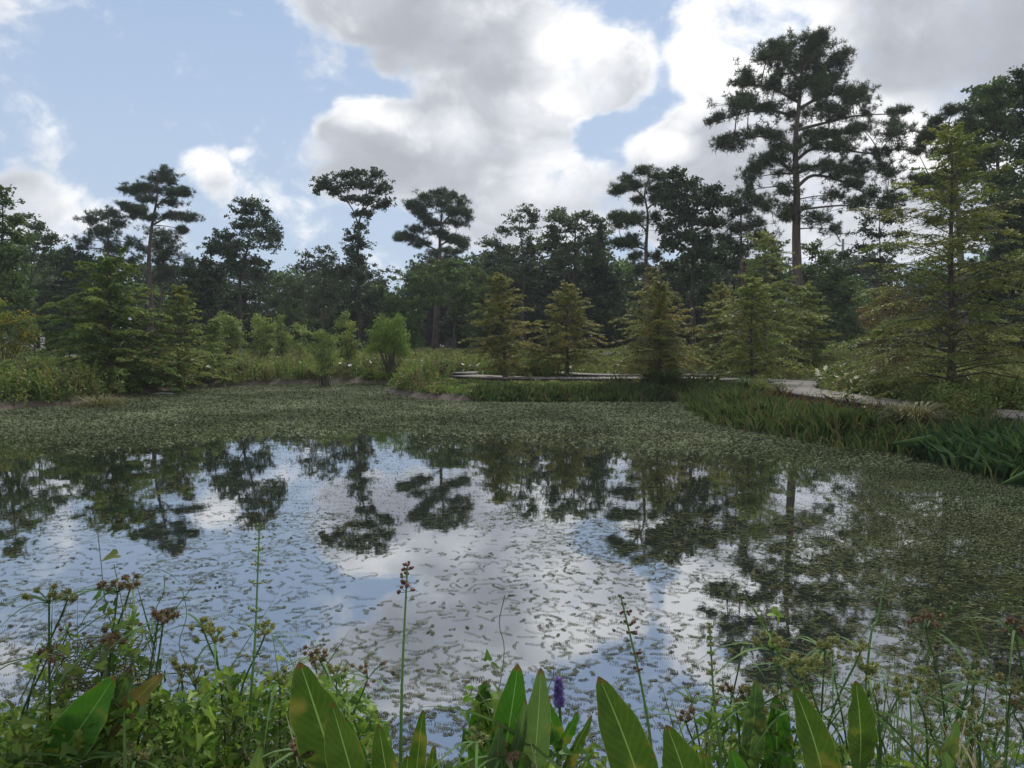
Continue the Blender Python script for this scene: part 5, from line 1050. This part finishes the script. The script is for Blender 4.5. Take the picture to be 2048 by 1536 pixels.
SG = [('brown headed sedge at the far left edge, tall', (100, 1420), (98, 1205), 1.9, 8, .05, False), ('sedge with heads strung along a leaning stem, upper far left', (50, 1440), (135, 1200), 2.0, 6, .035, False),
      ('dark brown sedge cluster high in the left tangle', (215, 1420), (235, 1185), 1.9, 9, .045, True), ('brown sedge just right of the highest left cluster', (190, 1430), (262, 1172), 1.95, 5, .03, True),
      ('low brown sedge in the left tangle', (230, 1450), (225, 1290), 1.85, 9, .05, True), ('reddish sedge near the far left edge, drooping', (30, 1500), (95, 1315), 1.9, 7, .045, True),
      ('green sedge left of the ringed stalk', (450, 1480), (430, 1285), 2.0, 10, .05, False), ('small green sedge behind the ringed stalk', (470, 1460), (405, 1255), 2.05, 6, .03, False), ('green sedge right of the ringed stalk', (470, 1450), (530, 1270), 2.0, 7, .04, False),
      ('low sedge head at left of the stalk foot', (372, 1480), (362, 1345), 1.95, 5, .03, False), ('sedge behind the bright leaf pair', (680, 1500), (672, 1355), 2.1, 7, .04, False), ('sedge left of the bright leaf pair', (560, 1500), (560, 1365), 2.0, 6, .035, False),
      ('sedge with round heads low by the upright leaf cluster', (985, 1600), (955, 1480), 1.8, 5, .04, False), ('sedge at the foot of the upright leaf cluster', (1000, 1620), (1005, 1515), 1.75, 7, .035, True), ('pale sedge head at the bottom left of centre', (600, 1600), (605, 1500), 1.72, 8, .03, True),
      ('sedge head low at the bottom left', (285, 1600), (270, 1520), 1.7, 8, .035, False),
      ('densest green sedge head, right of centre', (1660, 1540), (1610, 1345), 1.85, 18, .065, False), ('green sedge left of the densest head', (1590, 1540), (1545, 1300), 1.95, 9, .045, False), ('green sedge above the densest head', (1640, 1500), (1650, 1300), 2.05, 10, .045, False),
      ('sedge with a head on each side of the oval leaf', (1760, 1480), (1735, 1350), 1.95, 9, .05, False), ('sedge left of the tall brown one', (1855, 1500), (1832, 1388), 1.95, 12, .06, False), ('tall brown sedge with pale ragged heads', (1890, 1450), (1852, 1260), 2.0, 10, .07, True),
      ('green sedge at middle right, long straight stem', (1940, 1470), (1948, 1370), 2.1, 9, .04, False), ('low green sedge mass at the bottom right', (1960, 1560), (1955, 1470), 1.85, 14, .06, False), ('sedge at the right edge, pale heads', (2060, 1480), (2030, 1260), 2.0, 7, .05, True),
      ('sedge near the right edge, green heads', (2010, 1520), (2020, 1390), 1.95, 9, .05, False), ('brown sedge low beside the short broad leaf', (1480, 1520), (1470, 1400), 2.0, 8, .05, True), ('sedge between the dull dark leaves', (1560, 1560), (1520, 1410), 1.9, 8, .05, False),
      ('sedge right of the curved pointed leaf', (1700, 1560), (1600, 1420), 1.9, 8, .05, False), ('small sedge below the green stalk at right', (1400, 1560), (1372, 1445), 2.0, 6, .04, True), ('sedge at the right above the small curved leaf', (1905, 1500), (1925, 1420), 2.0, 8, .05, False)]
for l_, b_, t_, D_, h_, R2, br_ in SG: sedge(l_, b_, t_, D_, h_, R2, br_)
for i in range(34):
    left = i < 16
    if left: px = rs.choice([rs.uniform(20, 330), rs.uniform(360, 760)]); py = rs.uniform(1230, 1400) if px < 330 else rs.uniform(1310, 1420)
    else: px = rs.uniform(1380, 2050); py = rs.uniform(1300, 1490)
    sedge('slim sedge with small round heads in the tangle at the lower left' if left else 'slim sedge with small round heads in the tangle at the lower right', (px + rs.normal() * 40, rs.uniform(1500, 1590)), (px, py), rs.uniform(1.85, 2.2), int(rs.integers(4, 9)), rs.uniform(.03, .055), bool(rs.random() < (.6 if left else .35)), 3, .16, .3, rs.uniform(.007, .010), 'slim sedges at the lower left' if left else 'slim sedges at the lower right')
# rushes and grass blades lining the near edge
acc = Acc()
def long_blade(acc, bp_, tp_, D, w_=.004, sag=0., mat=0, D2=None):
    B = at(*bp_, D); T = at(*tp_, D2 or D); t = np.linspace(0, 1, 9)[:, None]; c_ = B * (1 - t) + T * t + np.array([0, 0, 1.]) * 4 * t * (1 - t) * sag
    ax = unit(T - B); s_ = unit(np.cross(ax, [0, 1., 0])) * w_ / 2; ww = (1 - t ** 3) + .08
    V = np.concatenate([c_ - s_ * ww, c_ + s_ * ww + [0, .001, 0]]); acc.add(V, [[i, i + 1, i + 10, i + 9] for i in range(8)], rs.random(), mat)
for bp_, tp_, D, w_, sg in [((40, 1400), (150, 1180), 2., .004, 0), ((0, 1330), (240, 1310), 2., .003, .02), ((190, 1420), (420, 1130), 1.95, .004, 0), ((120, 1300), (300, 1200), 2, .003, .03), ((100, 1340), (105, 1190), 2, .004, 0), ((155, 1430), (155, 1165), 2., .003, 0),
    ((310, 1300), (272, 1165), 1.9, .005, 0), ((420, 1400), (560, 1180), 2., .003, 0), ((560, 1380), (540, 1250), 2., .003, .02), ((620, 1380), (700, 1260), 2., .003, 0), ((1140, 1560), (830, 1415), 1.8, .007, .06),
    ((1580, 1330), (1470, 1160), 2.1, .005, 0), ((1700, 1560), (1490, 1190), 2., .006, .0), ((1850, 1560), (1640, 1350), 1.8, .006, .04), ((1900, 1600), (1640, 1355), 1.85, .004, .05), ((1590, 1480), (1720, 1400), 1.9, .004, .03), ((1300, 1560), (1560, 1380), 1.85, .005, .03),
    ((1510, 1420), (1700, 1370), 1.9, .005, .03), ((1930, 1560), (1700, 1425), 1.8, .008, .06), ((1750, 1560), (1780, 1330), 2., .004, 0), ((1850, 1320), (1950, 1210), 2., .005, .06), ((1985, 1340), (1930, 1210), 2.1, .005, .0), ((2048, 1195), (1985, 1196), 2.2, .004, 0), ((2060, 1300), (1990, 1230), 2., .008, .0),
    ((1300, 1560), (1262, 1462), 1.9, .003, 0), ((1150, 1570), (1180, 1500), 1.8, .004, 0), ((20, 1510), (180, 1525), 1.7, .004, .01), ((250, 1560), (248, 1420), 1.65, .008, 0)]: long_blade(acc, bp_, tp_, D, w_, sg)
for i in range(330):
    px = rs.uniform(1380, 2060) if i < 200 else rs.uniform(-10, 800); D = rs.uniform(1.8, 2.5); b_ = (px, rs.uniform(1520, 1640)); L = rs.uniform(60, 230) * (1. if i < 200 else .7); an = rs.normal() * .45
    long_blade(acc, b_, (px + L * sin(an), b_[1] - L * cos(an)), D, rs.uniform(.002, .005), rs.uniform(-.01, .02), D2=D + rs.normal() * .1)
tag(acc.build('sedge_blades', M_SEDG), 'thin green rush and sedge blades criss crossing the near bank', 'grass', kind='stuff')
acc = Acc()
for i in range(60):
    px = rs.choice([rs.uniform(1800, 2050), rs.uniform(1880, 2000), rs.uniform(1000, 1100), rs.uniform(100, 700)]); D = rs.uniform(1.75, 2.1); L = rs.uniform(50, 130); an = rs.normal() * .35; b_ = (px, rs.uniform(1530, 1600))
    long_blade(acc, b_, (px + L * sin(an), b_[1] - L * cos(an)), D, rs.uniform(.003, .006), .01)
tag(acc.build('dry_blades', M_DRYB := leafmat('bleached_blade', [(.30, .26, .17), (.42, .37, .25)], .3)), 'bleached dead grass blades at the bottom of the near bank', 'dry grass', kind='stuff')
# creeping vine with lobed leaves
L_VINE = leafmat('vine_leaf', [(.055, .11, .022), (.10, .19, .032), (.16, .27, .042), (.23, .33, .055), (.15, .17, .05)], .45, .5, .35, vary=.2)
M_VSTEM = leafmat('vine_stem', [(.14, .12, .07), (.12, .18, .06)], .1)
LOBE = np.array([(0, 0), (.16, -.22), (.42, -.20), (.50, .02), (.34, .26), (.30, .30), (.20, .62), (0, 1.05), (-.20, .62), (-.30, .30), (-.34, .26), (-.50, .02), (-.42, -.20), (-.16, -.22)])
def vleaves(acc, P, size, mat=0):
    n = len(P); d_ = rs.normal(size=(n, 3)); d_[:, 2] -= .25; d_ = unit(d_); nr = rs.normal(size=(n, 3)) * .8; nr[:, 2] += .8; nr[:, 1] -= .45; s_ = unit(np.cross(d_, nr)); nn_ = np.cross(s_, d_)
    sz = (size * (.5 + .7 * rs.random(n)))[:, None]; k = len(LOBE); V = np.empty((n, k, 3))
    for i, (u, v) in enumerate(LOBE): V[:, i] = P + s_ * u * sz + d_ * v * sz + nn_ * (abs(u) * .35 - v * v * .22) * sz
    t_ = np.repeat(rs.random(n), k)
    base = (np.arange(n) * k)[:, None]; h1 = base + np.array([[0, 1, 2, 3, 4, 5, 6, 7]]); h2 = base + np.array([[0, 7, 8, 9, 10, 11, 12, 13]])
    acc.add(V.reshape(-1, 3), np.concatenate([h1, h2]), t_, mat)
acc = Acc(); st = Acc()
def vine_zone(n, x0, x1, ytop, ybot, D0, D1, size=.032, power=.8):
    px = rs.uniform(x0, x1, n); yt = np.interp(px, [a_[0] for a_ in ytop], [a_[1] for a_ in ytop]); py = yt + (ybot - yt) * rs.random(n) ** power; D = rs.uniform(D0, D1, n)
    P_ = np.array([at(a_, b_, c_) for a_, b_, c_ in zip(px, py, D)]); vleaves(acc, P_, np.full(n, size)); return P_
def vstem(P0_, P1_, n=5, amp=.03, r_=.0014):
    t = np.linspace(0, 1, n)[:, None]; q = P0_ * (1 - t) + P1_ * t + rs.normal(size=(n, 3)) * amp * np.sin(t * pi); tube(acc, smooth_path(q, 4), r_, 4, 1, rs.random(), cap=False)
A1 = vine_zone(4600, -20, 430, [(-20, 1400), (60, 1420), (150, 1400), (260, 1395), (330, 1385), (430, 1370)], 1640, 1.7, 2.5, .027)
A2 = vine_zone(3300, 400, 780, [(400, 1360), (450, 1335), (560, 1345), (620, 1350), (700, 1355), (740, 1395), (780, 1480)], 1640, 1.85, 2.5, .026)
A3 = vine_zone(170, 60, 330, [(60, 1310), (100, 1280), (200, 1215), (260, 1215), (330, 1330)], 1420, 1.8, 2.1, .029)
A3b = vine_zone(26, 205, 275, [(205, 1150), (240, 1140), (275, 1200)], 1330, 1.85, 2.0, .03)
A4 = vine_zone(360, 700, 950, [(700, 1500), (850, 1530), (950, 1520)], 1640, 1.7, 2.2, .03)
A5 = vine_zone(330, 920, 1260, [(920, 1480), (1000, 1470), (1100, 1480), (1260, 1500)], 1620, 1.8, 2.2, .032)
A6 = vine_zone(70, 930, 1040, [(930, 1380), (965, 1350), (1040, 1400)], 1500, 1.85, 1.95, .040)
A7 = vine_zone(700, 1380, 1700, [(1380, 1460), (1430, 1400), (1500, 1390), (1620, 1460), (1700, 1500)], 1640, 1.85, 2.3, .03)
A8 = vine_zone(500, 1700, 2070, [(1700, 1520), (1850, 1500), (2070, 1480)], 1640, 1.9, 2.4, .026)
for A_, k in ((A1, 260), (A2, 220), (A3, 110), (A4, 20), (A5, 30), (A6, 8), (A7, 40), (A8, 30)):
    for q in range(k):
        i_, j_ = rs.integers(0, len(A_), 2); v_ = A_[j_] - A_[i_]; v_ *= min(1, .25 / max(np.linalg.norm(v_), .01)); vstem(A_[i_], A_[i_] + v_, 5, .02)
for q0, q1 in (((235, 1420), (195, 1060)), ((240, 1400), (228, 1130)), ((965, 1500), (1010, 1190)), ((300, 1360), (330, 1150)), ((1100, 1480), (1107, 1330)), ((985, 1540), (972, 1360)), ((360, 1420), (365, 1180)), ((1600, 1400), (1520, 1220))):
    vstem(at(*q0, 1.95), at(*q1, 2.0), 6, .012, .0012)
vleaves(acc, np.array([at(x_, y_, 1.95) for x_, y_ in ((975, 1318), (985, 1328), (1545, 1225), (1553, 1228), (232, 1110), (200, 1190), (1540, 1290), (560, 1320), (640, 1350))]), np.full(9, .034))
tag(acc.build('creeping_vine', [L_VINE, M_VSTEM]), 'bright green creeping vine with small lobed leaves over the near bank', 'vine', kind='stuff')
# small yellow and white composite blooms low at the right
for i, (px, py) in enumerate(((1712, 1534), (1728, 1532), (1700, 1538))):
    a = Acc(); c_ = at(px, py, 1.85); g_ = g1(c_[0], c_[1])
    tube(a, [[c_[0], c_[1], g_], c_ - [0, 0, .004]], .0015, 5, 2); ball(a, c_, .006, mat=1)
    for k in range(7):
        an = k * .9; dv = np.array([cos(an), sin(an) * .8, .5]); a.add([c_, c_ + dv * .007 + [.003, 0, 0], c_ + dv * .013, c_ + dv * .007 - [.003, 0, 0]], [[0, 1, 2, 3]], .5, 0)
    tag(a.build('daisy', [M_WHITE, plain('yellow_disc', (.6, .4, .03), .7), M_STEM], None, c_), ('white petalled daisy at the bottom edge left of its brighter neighbour' if i == 0 else 'daisy at the bottom edge, rightmost of three' if i == 1 else 'daisy at the bottom edge, leftmost of three'), 'flower')

# ---------------------------------------------------------------- the damp air
m, b, o = newmat('haze_air'); v_ = b.n('ShaderNodeVolumePrincipled'); v_.inputs['Color'].default_value = (.93, .96, 1, 1); v_.inputs['Density'].default_value = .0005; v_.inputs['Anisotropy'].default_value = .3
b.lk(v_.outputs[0], o.inputs[1])
a = Acc(); box(a, [0, 60, 13.5], [330, 250, 31]); tag(a.build('haze', m), 'thin damp haze over the pond and wood', 'haze', kind='stuff')
